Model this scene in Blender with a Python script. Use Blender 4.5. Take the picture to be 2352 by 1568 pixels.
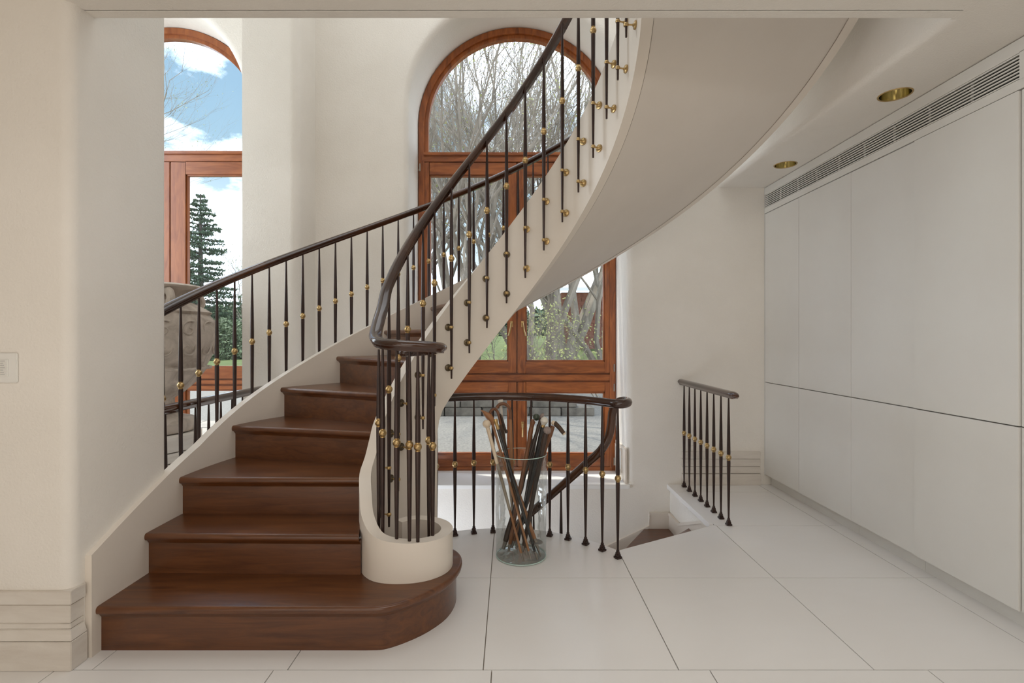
import bpy, bmesh, math, random
from mathutils import Vector, Matrix
R = random.Random(7)
S = bpy.context.scene
for o in list(bpy.data.objects): bpy.data.objects.remove(o)
COL = S.collection
PI = math.pi
rad = math.radians

# ------------------------------------------------------------------ camera, sky, lights, exposure
H = 1.25                                  # eye height
cam = bpy.data.cameras.new('camera'); camo = bpy.data.objects.new('camera', cam); COL.objects.link(camo)
camo.location = (0, 0, H); camo.rotation_euler = (PI/2, 0, 0)
cam.sensor_width = 36; cam.lens = 36*1172/2352
cam.shift_x = 4/2352; cam.shift_y = -9/2352
cam.clip_start = .05; cam.clip_end = 500
S.camera = camo
S.view_settings.view_transform = 'Standard'; S.view_settings.look = 'None'
S.view_settings.gamma = 1; S.view_settings.use_curve_mapping = False
S.view_settings.exposure = 0.0
S.cycles.max_bounces = 10; S.cycles.diffuse_bounces = 5; S.cycles.glossy_bounces = 5
S.cycles.transparent_max_bounces = 16; S.cycles.sample_clamp_indirect = 6

w = bpy.data.worlds.new('sky'); S.world = w; w.use_nodes = True
nt = w.node_tree; nt.nodes.clear()
def N(nt, t, **k):
    n = nt.nodes.new(t)
    for a, b in k.items():
        if a.startswith('i_'): n.inputs[a[2:].replace('_', ' ')].default_value = b
        else: setattr(n, a, b)
    return n
tc = N(nt, 'ShaderNodeTexCoord'); sx = N(nt, 'ShaderNodeSeparateXYZ'); nt.links.new(tc.outputs['Generated'], sx.inputs[0])
gr = N(nt, 'ShaderNodeValToRGB'); nt.links.new(sx.outputs['Z'], gr.inputs[0])
e = gr.color_ramp.elements; e[0].position = .0; e[0].color = (4.2, 4.6, 5.2, 1); e[1].position = .75; e[1].color = (.22, .45, .80, 1)
m1 = gr.color_ramp.elements.new(.30); m1.color = (.47, .71, .90, 1); m2 = gr.color_ramp.elements.new(.14); m2.color = (1.0, 1.2, 1.35, 1)
mp = N(nt, 'ShaderNodeMapping'); nt.links.new(tc.outputs['Generated'], mp.inputs[0]); mp.inputs['Scale'].default_value = (1, 1, 2.0); mp.inputs['Location'].default_value = (.35, .1, .22)
nz = N(nt, 'ShaderNodeTexNoise', i_Scale=2.6, i_Detail=8., i_Roughness=.55); nt.links.new(mp.outputs[0], nz.inputs['Vector'])
cr = N(nt, 'ShaderNodeValToRGB'); nt.links.new(nz.outputs[0], cr.inputs[0]); cr.color_ramp.elements[0].position = .47; cr.color_ramp.elements[1].position = .66
mx = N(nt, 'ShaderNodeMix', data_type='RGBA'); nt.links.new(cr.outputs[0], mx.inputs[0]); nt.links.new(gr.outputs[0], mx.inputs[6]); mx.inputs[7].default_value = (6.4, 7.0, 8.0, 1)
bg = N(nt, 'ShaderNodeBackground', i_Strength=1.0); nt.links.new(mx.outputs[2], bg.inputs[0])
wo = N(nt, 'ShaderNodeOutputWorld'); nt.links.new(bg.outputs[0], wo.inputs[0])

def sun(name, d, strength, col, ang):
    l = bpy.data.lights.new(name, 'SUN'); l.energy = strength; l.color = col; l.angle = rad(ang)
    o = bpy.data.objects.new(name, l); COL.objects.link(o); o.rotation_euler = Vector(d).to_track_quat('-Z', 'Y').to_euler(); o.location = (0, 10, 20)
sun('sun', (.28, -.13, -1.0), 4.8, (1.0, .95, .86), 1.0)
def area(name, loc, d, sx, sy, power, col):
    l = bpy.data.lights.new(name, 'AREA'); l.shape = 'RECTANGLE'; l.size = sx; l.size_y = sy; l.energy = power; l.color = col
    o = bpy.data.objects.new(name, l); COL.objects.link(o); o.location = loc; o.rotation_euler = Vector(d).to_track_quat('-Z', 'Y').to_euler()
area('near_room_fill', (-1.0, -3.2, 1.3), (.06, 1, .10), 4.6, 2.2, 38, (1.0, .91, .81))  # unseen warm fill added behind the camera
area('header_fill', (-1.2, -.1, .25), (0, .2, 1), 2.6, 1.0, 17, (1.0, .93, .85))  # low fill added out of view to lift the header and ceiling
area('floor_fill', (.6, .2, 2.50), (0, .25, -1), 3.2, 1.6, 50, (.96, .98, 1.0))  # downward fill added out of view to brighten the floor
area('stairwell_fill', (0.1, 3.2, 4.75), (0, .0, -1), 3.0, 2.0, 28, (.90, .95, 1.0))  # cool fill added at the top of the stairwell, out of view
area('side_room_fill', (-4.6, 3.3, 2.6), (1, .0, -.05), 1.8, 3.2, 88, (.80, .90, 1.0))  # cool fill added in the side room, standing in for daylight

# ------------------------------------------------------------------ materials
MATS = {}
def mat(name, base, rough=.5, metal=0., spec=.5, coat=0., var=None, vscale=5., vmap=(1, 1, 1), vlo=.35, vhi=.65, detail=5., bump=0., bscale=80., bmap=(1, 1, 1), dist=0., rvar=0):
    m = bpy.data.materials.new(name); m.use_nodes = True; nt = m.node_tree; b = nt.nodes['Principled BSDF']
    b.inputs['Base Color'].default_value = (*base, 1); b.inputs['Roughness'].default_value = rough
    b.inputs['Metallic'].default_value = metal; b.inputs['Specular IOR Level'].default_value = spec
    b.inputs['Coat Weight'].default_value = coat; b.inputs['Coat Roughness'].default_value = .08
    tc = N(nt, 'ShaderNodeTexCoord')
    if var:
        mp = N(nt, 'ShaderNodeMapping'); mp.inputs['Scale'].default_value = vmap; nt.links.new(tc.outputs['Object'], mp.inputs[0])
        z = N(nt, 'ShaderNodeTexNoise', i_Scale=vscale, i_Detail=detail, i_Roughness=.6, i_Distortion=dist); nt.links.new(mp.outputs[0], z.inputs['Vector'])
        c = N(nt, 'ShaderNodeValToRGB'); nt.links.new(z.outputs[0], c.inputs[0])
        c.color_ramp.elements[0].position = vlo; c.color_ramp.elements[1].position = vhi
        c.color_ramp.elements[0].color = (*base, 1); c.color_ramp.elements[1].color = (*var, 1)
        nt.links.new(c.outputs[0], b.inputs['Base Color'])
        if rvar:
            mr = N(nt, 'ShaderNodeMapRange'); nt.links.new(z.outputs[0], mr.inputs[0]); mr.inputs[3].default_value = rough; mr.inputs[4].default_value = rough+rvar
            nt.links.new(mr.outputs[0], b.inputs['Roughness'])
    if bump:
        mp = N(nt, 'ShaderNodeMapping'); mp.inputs['Scale'].default_value = bmap; nt.links.new(tc.outputs['Object'], mp.inputs[0])
        z = N(nt, 'ShaderNodeTexNoise', i_Scale=bscale, i_Detail=6., i_Roughness=.6); nt.links.new(mp.outputs[0], z.inputs['Vector'])
        bp = N(nt, 'ShaderNodeBump', i_Strength=bump, i_Distance=.01); nt.links.new(z.outputs[0], bp.inputs['Height']); nt.links.new(bp.outputs[0], b.inputs['Normal'])
    MATS[name] = m; return m
def glassmat(name, tint, gl=.06, bump=0., bscale=10):
    m = bpy.data.materials.new(name); m.use_nodes = True; nt = m.node_tree; nt.nodes.clear()
    t = N(nt, 'ShaderNodeBsdfTransparent'); t.inputs[0].default_value = (*tint, 1)
    g = N(nt, 'ShaderNodeBsdfGlossy', i_Roughness=.02); lw = N(nt, 'ShaderNodeFresnel', i_IOR=1.45)
    mr = N(nt, 'ShaderNodeMath', operation='MULTIPLY'); mr.inputs[1].default_value = gl; nt.links.new(lw.outputs[0], mr.inputs[0])
    x = N(nt, 'ShaderNodeMixShader'); nt.links.new(mr.outputs[0], x.inputs[0]); nt.links.new(t.outputs[0], x.inputs[1]); nt.links.new(g.outputs[0], x.inputs[2])
    if bump:
        tc = N(nt, 'ShaderNodeTexCoord'); z = N(nt, 'ShaderNodeTexNoise', i_Scale=bscale, i_Detail=2.); nt.links.new(tc.outputs['Object'], z.inputs['Vector'])
        bp = N(nt, 'ShaderNodeBump', i_Strength=bump, i_Distance=.02); nt.links.new(z.outputs[0], bp.inputs['Height'])
        nt.links.new(bp.outputs[0], g.inputs['Normal']); nt.links.new(bp.outputs[0], lw.inputs['Normal'])
    o = N(nt, 'ShaderNodeOutputMaterial'); nt.links.new(x.outputs[0], o.inputs[0]); MATS[name] = m; return m
PLASTER = mat('plaster', (.80, .755, .685), .85, spec=.2, var=(.84, .797, .73), vscale=1.6, bump=.34, bscale=95)
PAINT = mat('painted_wood', (.72, .65, .565), .38, var=(.74, .67, .585), vscale=3, bump=.02, bscale=30)
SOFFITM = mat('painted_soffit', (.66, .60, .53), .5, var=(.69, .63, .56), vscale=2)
CAB = mat('cabinet_lacquer', (.74, .72, .675), .36, var=(.765, .75, .705), vscale=2.2, bump=.03, bscale=120)
STONE = mat('limestone_tile', (.815, .79, .76), .22, spec=.5, var=(.835, .815, .79), vscale=1.6, vmap=(1, 2.0, 1), dist=.5, vlo=.3, vhi=.7, bump=.02, bscale=160, rvar=.03)
STONEB = mat('limestone_base', (.66, .60, .53), .45, var=(.74, .69, .62), vscale=4, vmap=(1, 1, 6), dist=.6, bump=.08, bscale=90)
SILLM = mat('sill_stone', (.82, .80, .77), .35, var=(.86, .85, .82), vscale=3)
GROUT = mat('grout', (.36, .31, .26), .9)
WOOD = mat('stair_wood', (.070, .022, .007), .25, coat=.3, var=(.155, .054, .015), vscale=3.0, vmap=(1.0, 10, 10), dist=1.0, vlo=.30, vhi=.74, bump=.03, bscale=40, bmap=(1, 12, 12), rvar=.16)
WINW = mat('window_wood', (.19, .048, .011), .33, coat=.12, var=(.40, .118, .027), vscale=3, vmap=(7, 7, 1.1), dist=.8, bump=.02, bscale=60)
WINWL = mat('side_window_wood', (.22, .058, .015), .33, coat=.12, var=(.35, .11, .031), vscale=3, vmap=(7, 7, 1.1), dist=.8)
WINWH = mat('window_wood_rail', (.19, .048, .011), .33, coat=.12, var=(.40, .118, .027), vscale=3, vmap=(1.1, 7, 7), dist=.8, bump=.02, bscale=60)
WINWLH = mat('side_window_wood_rail', (.22, .058, .015), .33, coat=.12, var=(.35, .11, .031), vscale=3, vmap=(1.1, 7, 7), dist=.8)
HORIZ = {'window_wood': WINWH, 'side_window_wood': WINWLH}
RAILM = mat('rail_wood', (.028, .010, .005), .17, coat=.5, var=(.085, .031, .012), vscale=1.6, vmap=(1, 1, 1), dist=.4, vlo=.42, vhi=.66)
IRON = mat('dark_bronze_bar', (.030, .016, .013), .34, metal=.35, var=(.055, .026, .018), vscale=8, vlo=.4, vhi=.8)
BRASS = mat('aged_brass', (.62, .43, .19), .24, metal=1., var=(.44, .31, .15), vscale=22, rvar=.2)
REFL = mat('polished_reflector', (.80, .74, .52), .12, metal=1.)
BRASS_DARKREFL = mat('brass_dark_reflection', (.13, .10, .06), .38, metal=.9)  # brass darkened in colour to imitate a dark reflection
STEEL = mat('hinge_steel', (.42, .40, .36), .35, metal=.9)
PANE = glassmat('window_glass', (.96, .98, .975), .55)
VGLASS = glassmat('vase_glass', (.975, .99, .98), .55, .5, 9)
VGREEN = mat('glass_edge', (.50, .66, .60), .12, spec=.8)
URNM = mat('weathered_terracotta', (.36, .30, .245), .9, var=(.60, .52, .44), vscale=7, bump=.55, bscale=9, dist=.8)
PLASTIC = mat('white_plastic', (.80, .785, .74), .4)
GREYP = mat('grey_print', (.30, .30, .29), .6)
VOID = mat('dark_void', (.02, .019, .017), .9)
PAPER = mat('pale_mesh', (.66, .68, .66), .7)

# ------------------------------------------------------------------ object helpers
WL = {}
def wl(p): return WL[p.name] if p is not None else Vector((0, 0, 0))
def put(o, loc, parent):
    """object whose own origin sits at world point loc (parents are never rotated unless said)"""
    COL.objects.link(o); o.parent = parent; o.location = Vector(loc)-wl(parent); WL[o.name] = Vector(loc)
    return o
def mk(name, verts, faces, m, parent=None, smooth=False, loc=None, flat_over=None, bevel=0, bseg=2):
    """mesh from WORLD coordinates; origin moved to the mesh's base centre"""
    vs = [Vector(v) for v in verts]
    if loc is None:
        mn = Vector([min(v[i] for v in vs) for i in range(3)]); mxx = Vector([max(v[i] for v in vs) for i in range(3)])
        loc = Vector(((mn.x+mxx.x)/2, (mn.y+mxx.y)/2, mn.z))
    loc = Vector(loc)
    me = bpy.data.meshes.new(name); me.from_pydata([v-loc for v in vs], [], faces); me.materials.append(m)
    bm = bmesh.new(); bm.from_mesh(me); bmesh.ops.recalc_face_normals(bm, faces=bm.faces)
    if bevel:
        bmesh.ops.remove_doubles(bm, verts=bm.verts, dist=1e-5)
        ed = [x for x in bm.edges if x.is_manifold and x.calc_face_angle(0) > .6]
        bmesh.ops.bevel(bm, geom=ed, offset=bevel, segments=bseg, affect='EDGES', clamp_overlap=True)
    bm.to_mesh(me); bm.free()
    if smooth:
        me.polygons.foreach_set('use_smooth', [True]*len(me.polygons))
        me.set_sharp_from_angle(angle=flat_over or rad(38))
    o = bpy.data.objects.new(name, me); return put(o, loc, parent)
def box(x0, x1, y0, y1, z0, z1):
    v = [(x, y, z) for x in (x0, x1) for y in (y0, y1) for z in (z0, z1)]
    return v, [(0, 1, 3, 2), (4, 6, 7, 5), (0, 4, 5, 1), (2, 3, 7, 6), (0, 2, 6, 4), (1, 5, 7, 3)]
class MB:
    def __init__(s): s.v = []; s.f = []
    def add(s, vf):
        n = len(s.v); s.v += list(vf[0]); s.f += [tuple(i+n for i in f) for f in vf[1]]; return s
    def box(s, *a): return s.add(box(*a))
    def mk(s, name, m, parent=None, **k): return mk(name, s.v, s.f, m, parent, **k)
def thing(name, loc, label, cat, group=None):
    o = bpy.data.objects.new(name, None); o.empty_display_size = .05; put(o, loc, None)
    o['label'] = label; o['category'] = cat
    if group: o['group'] = group
    return o
def tag(o, label, cat, group=None, kind=None):
    o['label'] = label; o['category'] = cat
    if group: o['group'] = group
    if kind: o['kind'] = kind
    return o
def struct(o, label=None, cat=None):
    o['kind'] = 'structure'
    if label: o['label'] = label
    if cat: o['category'] = cat
    return o
def prism(poly, z0, z1):
    n = len(poly); v = [(x, y, z0) for x, y in poly]+[(x, y, z1) for x, y in poly]
    f = [tuple(range(n))[::-1], tuple(range(n, 2*n))]+[(i, (i+1) % n, n+(i+1) % n, n+i) for i in range(n)]
    return v, f
def tube(pts, rs, n=10, caps=True):
    pts = [Vector(p) for p in pts]
    if not hasattr(rs, '__len__'): rs = [rs]*len(pts)
    v = []; f = []; t0 = (pts[1]-pts[0]).normalized(); a = t0.orthogonal().normalized()
    for i, p in enumerate(pts):
        t = (pts[min(i+1, len(pts)-1)]-pts[max(i-1, 0)]).normalized()
        a = (a-t*a.dot(t)).normalized(); b = t.cross(a)
        for j in range(n):
            an = 2*PI*j/n; v.append(p+(a*math.cos(an)+b*math.sin(an))*rs[i])
    for i in range(len(pts)-1):
        for j in range(n): f.append((i*n+j, i*n+(j+1) % n, (i+1)*n+(j+1) % n, (i+1)*n+j))
    if caps: f.append(tuple(range(n))[::-1]); f.append(tuple((len(pts)-1)*n+j for j in range(n)))
    return v, f
def lathe(prof, c=(0, 0, 0), n=20, caps=True):
    v = []; f = []
    for r, z in prof:
        for j in range(n):
            a = 2*PI*j/n; v.append((c[0]+r*math.cos(a), c[1]+r*math.sin(a), c[2]+z))
    for i in range(len(prof)-1):
        for j in range(n): f.append((i*n+j, i*n+(j+1) % n, (i+1)*n+(j+1) % n, (i+1)*n+j))
    if caps: f.append(tuple(range(n))[::-1]); f.append(tuple((len(prof)-1)*n+j for j in range(n)))
    return v, f
def sphere(c, r, n=12, m=8, sq=1.):
    pr = [(max(r*math.sin(PI*i/m), 1e-4), -r*sq*math.cos(PI*i/m)) for i in range(m+1)]
    return lathe(pr, c, n)
def catmull(P, k=8):
    P = [Vector(p) for p in P]; Q = [P[0]*2-P[1]]+P+[P[-1]*2-P[-2]]; out = []
    for i in range(1, len(Q)-2):
        for j in range(k):
            t = j/k; a, b, c, d = Q[i-1:i+3]
            out.append(.5*((2*b)+(c-a)*t+(2*a-5*b+4*c-d)*t*t+(3*b-a-3*c+d)*t**3))
    out.append(P[-1]); return out
RAILP = [(-.026, -.006), (-.030, .004), (-.027, .014), (-.018, .022), (-.006, .026), (.006, .026), (.018, .022), (.027, .014), (.030, .004), (.026, -.006), (.017, -.013), (.015, -.022), (-.015, -.022), (-.017, -.013)]
def sweep(pts, prof, sc=None):
    """profile swept along a path, kept upright (x of profile sideways)"""
    v = []; f = []; n = len(prof); prev = None
    for i, p in enumerate(pts):
        t = (pts[min(i+1, len(pts)-1)]-pts[max(i-1, 0)]).normalized()
        s = t.cross(Vector((0, 0, 1)))
        if s.length < .45 and prev is not None: s = prev-t*prev.dot(t)
        s.normalize()
        if prev is not None and s.dot(prev) < 0: s = -s
        prev = s
        u = s.cross(t).normalized()
        if abs(t.z) < .9 and u.z < 0: u = -u
        k = sc[i] if sc else 1
        for a, b in prof: v.append(p+s*a*k+u*b*k)
    for i in range(len(pts)-1):
        for j in range(n): f.append((i*n+j, i*n+(j+1) % n, (i+1)*n+(j+1) % n, (i+1)*n+j))
    f.append(tuple(range(n))[::-1]); f.append(tuple((len(pts)-1)*n+j for j in range(n)))
    return v, f

# ------------------------------------------------------------------ measured geometry
CX, CY, PHI, TH3, h = -.033, 2.454, 12.6934, 5.449, .1863
RW, RT, RO = .650, .705, 1.64          # well face, tread face of inner string, tread face of outer string
ZC = 2.525                               # ceiling
XL, XR, YF, YB, YW = -1.661, 1.765, 2.047, 4.347, 4.803
XC = 2.168                               # cabinet fronts
def zh(t): return h*(3+(t-TH3)/PHI)
def pol(t, r): return (CX-r*math.cos(rad(t)), CY+r*math.sin(rad(t)))

# ------------------------------------------------------------------ floor
hole = [(1.36, 3.407), (1.36, YB), (-1.75, YB), (-1.75, 2.78), (-.84, 2.78)]
CFX, CFY, RF = -.06, 2.50, .85
arc = []
for i in range(41):
    a = -70+i*(57.9+70-3.9)/40
    arc.append((CFX+RF*math.sin(rad(a)), CFY+RF*math.cos(rad(a))))
arc[-1] = (.634, 2.996)
# base slab in three pieces round the stairwell
fm = MB()
fm.add(prism([(-5, -4), (2.6, -4), (2.6, 2.4), (-5, 2.4)], -.3, -.009))
fm.add(prism([(-5, 2.4), (-1.75, 2.4), (-1.75, YB+.5), (-5, YB+.5)], -.3, -.009))
fm.add(prism([(1.362, 2.4), (2.6, 2.4), (2.6, YB), (1.362, YB)], -.3, -.009))
fm.add(prism([(-1.75, 2.4), (1.362, 2.4), (1.362, 3.405), (.634, 2.994)]+[(x, y-.002) for x, y in arc[::-1][1:]]+[(-.84, 2.78), (-1.75, 2.78)], -.3, -.009))
floor = struct(fm.mk('floor', GROUT, loc=(0, 0, -.009)), 'pale limestone tiled floor around the stairs', 'floor')
def tile(poly, g=.0022, m=STONE):
    cx = sum(p[0] for p in poly)/len(poly); cy = sum(p[1] for p in poly)/len(poly)
    q = []
    for x, y in poly:
        dx, dy = cx-x, cy-y; q.append((x+math.copysign(min(g, abs(dx)), dx), y+math.copysign(min(g, abs(dy)), dy)))
    v, f = prism(q, -.02, 0); mk('tile', v, f, m, floor)
GX = [-1.574+.736*i for i in range(6)]; GY = [1.920+.736*i for i in range(4)]
GX = [-1.574, -.838, -.102, .634, 1.370, 2.106]
for i in range(5):
    tile([(GX[i], GY[0]), (GX[i+1], GY[0]), (GX[i+1], GY[1]), (GX[i], GY[1])])
tile([(-2.6, GY[0]), (GX[0], GY[0]), (GX[0], GY[1]), (-2.6, GY[1])])
yx = lambda x: CFY+math.sqrt(RF*RF-(x-CFX)**2)
tile([(GX[1], GY[1]), (GX[2], GY[1])]+[(x, yx(x)) for x in [GX[2]-.736*i/12 for i in range(13)]])
tile([(GX[2], GY[1]), (GX[3], GY[1]), (GX[3], 2.996)]+[(x, yx(x)) for x in [GX[3]-.03-.706*i/12 for i in range(13)]])
tile([(GX[3], GY[1]), (GX[4], GY[1]), (GX[4], 3.407), (1.36, 3.407), (GX[3], 2.996)])
tile([(GX[4], GY[1]), (GX[5], GY[1]), (GX[5], GY[2]), (GX[4], GY[2])])
tile([(GX[4]-.01, GY[2]), (GX[5], GY[2]), (GX[5], GY[3]), (GX[4]-.01, GY[3])])
tile([(GX[4]-.01, GY[3]), (GX[5], GY[3]), (GX[5], YB), (GX[4]-.01, YB)])
for j in range(3): tile([(GX[5], GY[j]), (2.25, GY[j]), (2.25, GY[j+1]), (GX[5], GY[j+1])])
tile([(GX[5], GY[3]), (2.25, GY[3]), (2.25, YB), (GX[5], YB)])
for r_, y0 in enumerate((1.184, .448)):
    for i in range(-4, 3):
        x = -.07+.82*i+.41*r_; tile([(x, y0), (x+.82, y0), (x+.82, y0+.736), (x, y0+.736)])
for i in range(3):                      # side room floor
    for j in range(4): tile([(-4.2+.8*i, 1.95+.6*j), (-3.4+.8*i, 1.95+.6*j), (-3.4+.8*i, 2.55+.6*j), (-4.2+.8*i, 2.55+.6*j)])
# fascia of the opening: stone lip + plaster drop
fa = MB(); fa.box(1.335, 1.36, 3.42, YB, -.035, .002)
v = []; f = []
lip = [(1.36, 3.407), (.634, 2.996)]
struct(fa.mk('trim_1', STONE))
dr = MB(); dr.box(1.36, 1.372, 3.40, YB, -2.9, -.012); struct(dr.mk('wall_stairwell_right', PLASTER))
cyl = [(CFX+(RF-.002)*math.sin(rad(a)), CFY+(RF-.002)*math.cos(rad(a))) for a in range(-78, 55, 4)]
v = [(x, y, -.012) for x, y in cyl]+[(x, y, -2.9) for x, y in cyl]; n = len(cyl)
struct(mk('wall_well', v, [(i, i+1, n+i+1, n+i) for i in range(n-1)], PLASTER, smooth=True))
struct(mk('floor_lower', *box(-3, 3, 1.5, 5, -3.0, -2.9), STONE))

# ------------------------------------------------------------------ walls
def rounded_block(x0, x1, y0, y1, z0, z1, name, rc=.04, corners=(1, 1, 1, 1), m=None):
    """vertical prism with rounded plan corners (order: x0y0, x1y0, x1y1, x0y1)"""
    P = [(x0, y0, 1, 1), (x1, y0, -1, 1), (x1, y1, -1, -1), (x0, y1, 1, -1)]; st = [180, 270, 0, 90]; poly = []
    for (x, y, sx_, sy_), s0, c in zip(P, st, corners):
        if not c: poly.append((x, y)); continue
        for k in range(7):
            a = rad(s0+90*k/6); poly.append((x+sx_*rc+rc*math.cos(a), y+sy_*rc+rc*math.sin(a)))
    v, f = prism(poly, z0, z1)
    return struct(mk(name, v, f, m or PLASTER, smooth=True))
rounded_block(-5, XL, 1.927, 2.48, 0, 4.95, 'wall_front_left', .045, (0, 1, 1, 0))
rounded_block(-2.102, XL, 4.0, YB+.1, -2.9, 4.95, 'wall_pier', .07, (0, 1, 0, 0))
# ceiling of the near room with its rounded edge along the stair opening
def edge_prof(rc=.03, n=5): return [(rc-rc*math.sin(PI/2*k/n), rc-rc*math.cos(PI/2*k/n)) for k in range(n+1)]
v = []; f = []
cl = MB()
cl.add(box(-5, 2.6, -4, 1.99, ZC, ZC+.35))
cl.add(box(XR, 2.6, 1.99, YF, ZC, ZC+.35))
DL = [(2.02, 2.678), (2.03, 3.764)]
ys = [YF, 2.678-.1, 2.678+.1, 3.764-.1, 3.764+.1, YB]
for i_ in (0, 2, 4): cl.add(box(1.825, 2.42, ys[i_], ys[i_+1], ZC, ZC+.35))
for (dx_, dy_) in DL:
    cl.add(box(1.825, dx_-.1, dy_-.1, dy_+.1, ZC, ZC+.35)); cl.add(box(dx_+.1, 2.42, dy_-.1, dy_+.1, ZC, ZC+.35))
    v = []; n = 48
    for k in range(n):
        a = 2*PI*k/n; c_, s_ = math.cos(a), math.sin(a); q = .1/max(abs(c_), abs(s_))
        v += [(dx_+.070*c_, dy_+.070*s_, ZC), (dx_+q*c_, dy_+q*s_, ZC)]
    cl.add((v, [(2*k, 2*k+1, (2*k+3) % (2*n), (2*k+2) % (2*n)) for k in range(n)]))
def lip_strip(p0, p1, inward, rc=.035):         # rounded edge bar: p0-p1 is the opening edge line, inward points into the solid
    a = Vector((*p0, 0)); b = Vector((*p1, 0)); iv = Vector((*inward, 0)); sec = []
    for k in range(7):
        t = PI/2*k/6; sec.append((rc-rc*math.cos(t), rc-rc*math.sin(t)))
    sec = [(0, .35)]+sec+[(.06, 0), (.06, .35)]
    v = []
    for q in (a, b):
        for d, z in sec: v.append(q+iv*d+Vector((0, 0, ZC+z)))
    n = len(sec); f = [(i, (i+1) % n, n+(i+1) % n, n+i) for i in range(n)]+[tuple(range(n))[::-1], tuple(range(n, 2*n))]
    return v, f
cl.add(lip_strip((-1.70, YF), (XR, YF), (0, -1), .014))
cl.add(lip_strip((XR, YF), (XR, YB), (1, 0)))
struct(cl.mk('ceiling', PLASTER, smooth=True, flat_over=rad(30)))
struct(mk('wall_upper_right', *box(XR, XR+.2, YF-.2, YB, ZC+.34, 4.95), PLASTER))
struct(mk('wall_upper_front', *box(-1.7, 2.2, YF-.2, YF, ZC+.34, 4.95), PLASTER))
struct(mk('ceiling_upper', *box(-5, 2.2, 1.8, 5.0, 4.95, 5.05), PLASTER))
struct(mk('wall_left', *box(-5.1, -4.95, -4, 5, 0, 5), PLASTER))
struct(mk('wall_rear', *box(-5, 2.6, -4.1, -4, 0, ZC), PLASTER))
struct(mk('wall_right', *box(2.425, 2.6, -4, YB+.1, 0, 5), PLASTER))

def arch_wall(name, x0, x1, z0, zb, z1, cxw, hw, zs):
    """wall with an arched opening, rounded arris and deep reveal; zb = opening bottom"""
    path = []                                          # (edge x, edge z, nx, nz, far x, far z)
    for k in range(13): z = zb+(zs-zb)*k/12; path.append((cxw-hw, z, -1, 0, x0, z))
    for k in range(1, 48):
        a = PI-PI*k/48; c, s = math.cos(a), math.sin(a); e = (cxw+hw*c, zs+hw*s)
        t = min(((x0 if c < 0 else x1)-cxw)/c if abs(c) > 1e-6 else 1e9, (z1-zs)/s if s > 1e-6 else 1e9)
        path.append((*e, c, s, cxw+t*c, zs+t*s))
    for k in range(13): z = zs+(zb-zs)*k/12; path.append((cxw+hw, z, 1, 0, x1, z))
    rc = .06; sec = [(.0+rc-rc*math.sin(PI/2*k/6), rc-rc*math.cos(PI/2*k/6)) for k in range(7)]
    v = []
    for ex, ez, nx, nz, fx, fz in path:
        v.append((fx, YB, fz))
        for d, y in sec: v.append((ex+nx*d, YB+y, ez+nz*d))
        v.append((ex, YW+.1, ez))
    n = len(sec)+2; f = [(i*n+j, (i+1)*n+j, (i+1)*n+j+1, i*n+j+1) for i in range(len(path)-1) for j in range(n-1)]
    b = len(v)
    # corner fillers at the two upper corners
    L = [p for p in path if p[5] > z1-1e-6]; 
    i0 = [i for i, p in enumerate(path) if p[5] > z1-1e-6][0]; i1 = [i for i, p in enumerate(path) if p[5] > z1-1e-6][-1]
    v += [(x0, YB, z1), (x1, YB, z1)]; f += [(b, (i0-1)*n, i0*n), (b+1, i1*n, (i1+1)*n)]
    if z0 < zb:
        b = len(v); v += [(x0, YB, z0), (x1, YB, z0), (x1, YB, zb), (x0, YB, zb)]; f.append((b, b+1, b+2, b+3))
    return struct(mk(name, v, f, PLASTER, smooth=True, flat_over=rad(50)))
WCX, WHW, ZS = .0635, .932, 3.235
arch_wall('wall_back', -1.75, 2.425, -2.9, 0, 4.95, WCX, WHW, ZS)
LCX = -3.20
arch_wall('wall_back_left', -4.95, -2.06, -.1, 0, 4.95, LCX, WHW, ZS)
struct(mk('trim_2', *box(WCX-WHW-.0, 1.015, YB-.018, YW+.02, -.034, .0), SILLM, bevel=.003), 'white stone sill at the foot of the tall window', 'sill')
struct(mk('trim_3', *box(LCX-WHW, LCX+WHW, YB-.01, YW+.02, -.03, .004), SILLM))

# stone base courses
def base_course(name, x0, x1, y0, courses, parent=None, side=None):
    t = None
    for (z0, z1, d) in courses:
        o = mk('stone_course', *box(x0, x1, y0-d, y0+.01, z0, z1-.003), STONEB, parent, bevel=.004)
    return t
bs = bpy.data.objects.new('baseboard_left', None); put(bs, (-2.2, 1.93, 0), None); struct(bs)
def Lcourse(z0, z1, d, parent, d2=None):
    d2 = d if d2 is None else d2
    poly0 = [(-2.9, 1.927-d), (XL+d, 1.927-d), (XL+d, 1.985), (XL-.02, 1.985), (XL-.02, 1.96), (-2.9, 1.96)]
    poly1 = [(-2.9, 1.927-d2), (XL+d2, 1.927-d2), (XL+d2, 1.985), (XL-.02, 1.985), (XL-.02, 1.96), (-2.9, 1.96)]
    n = 6; v = [(x, y, z0) for x, y in poly0]+[(x, y, z1) for x, y in poly1]
    f = [tuple(range(n))[::-1], tuple(range(n, 2*n))]+[(i, (i+1) % n, n+(i+1) % n, n+i) for i in range(n)]
    mk('stone_course', v, f, STONEB, parent, bevel=.002)
Lcourse(0, .110, .017, bs); Lcourse(.112, .150, .017, bs, .004); Lcourse(.152, .172, .004, bs); Lcourse(.174, .243, .004, bs); Lcourse(.246, .297, .011, bs)
bb = bpy.data.objects.new('baseboard_back', None); put(bb, (1.8, YB, 0), None); struct(bb)
for z0, z1, d in ((0, .095, .028), (.097, .155, .016), (.157, .220, .016), (.222, .282, .022)):
    mk('stone_course', *box(1.46, 2.125, YB-d, YB+.01, z0, z1-.001), STONEB, bb, bevel=.002)

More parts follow.
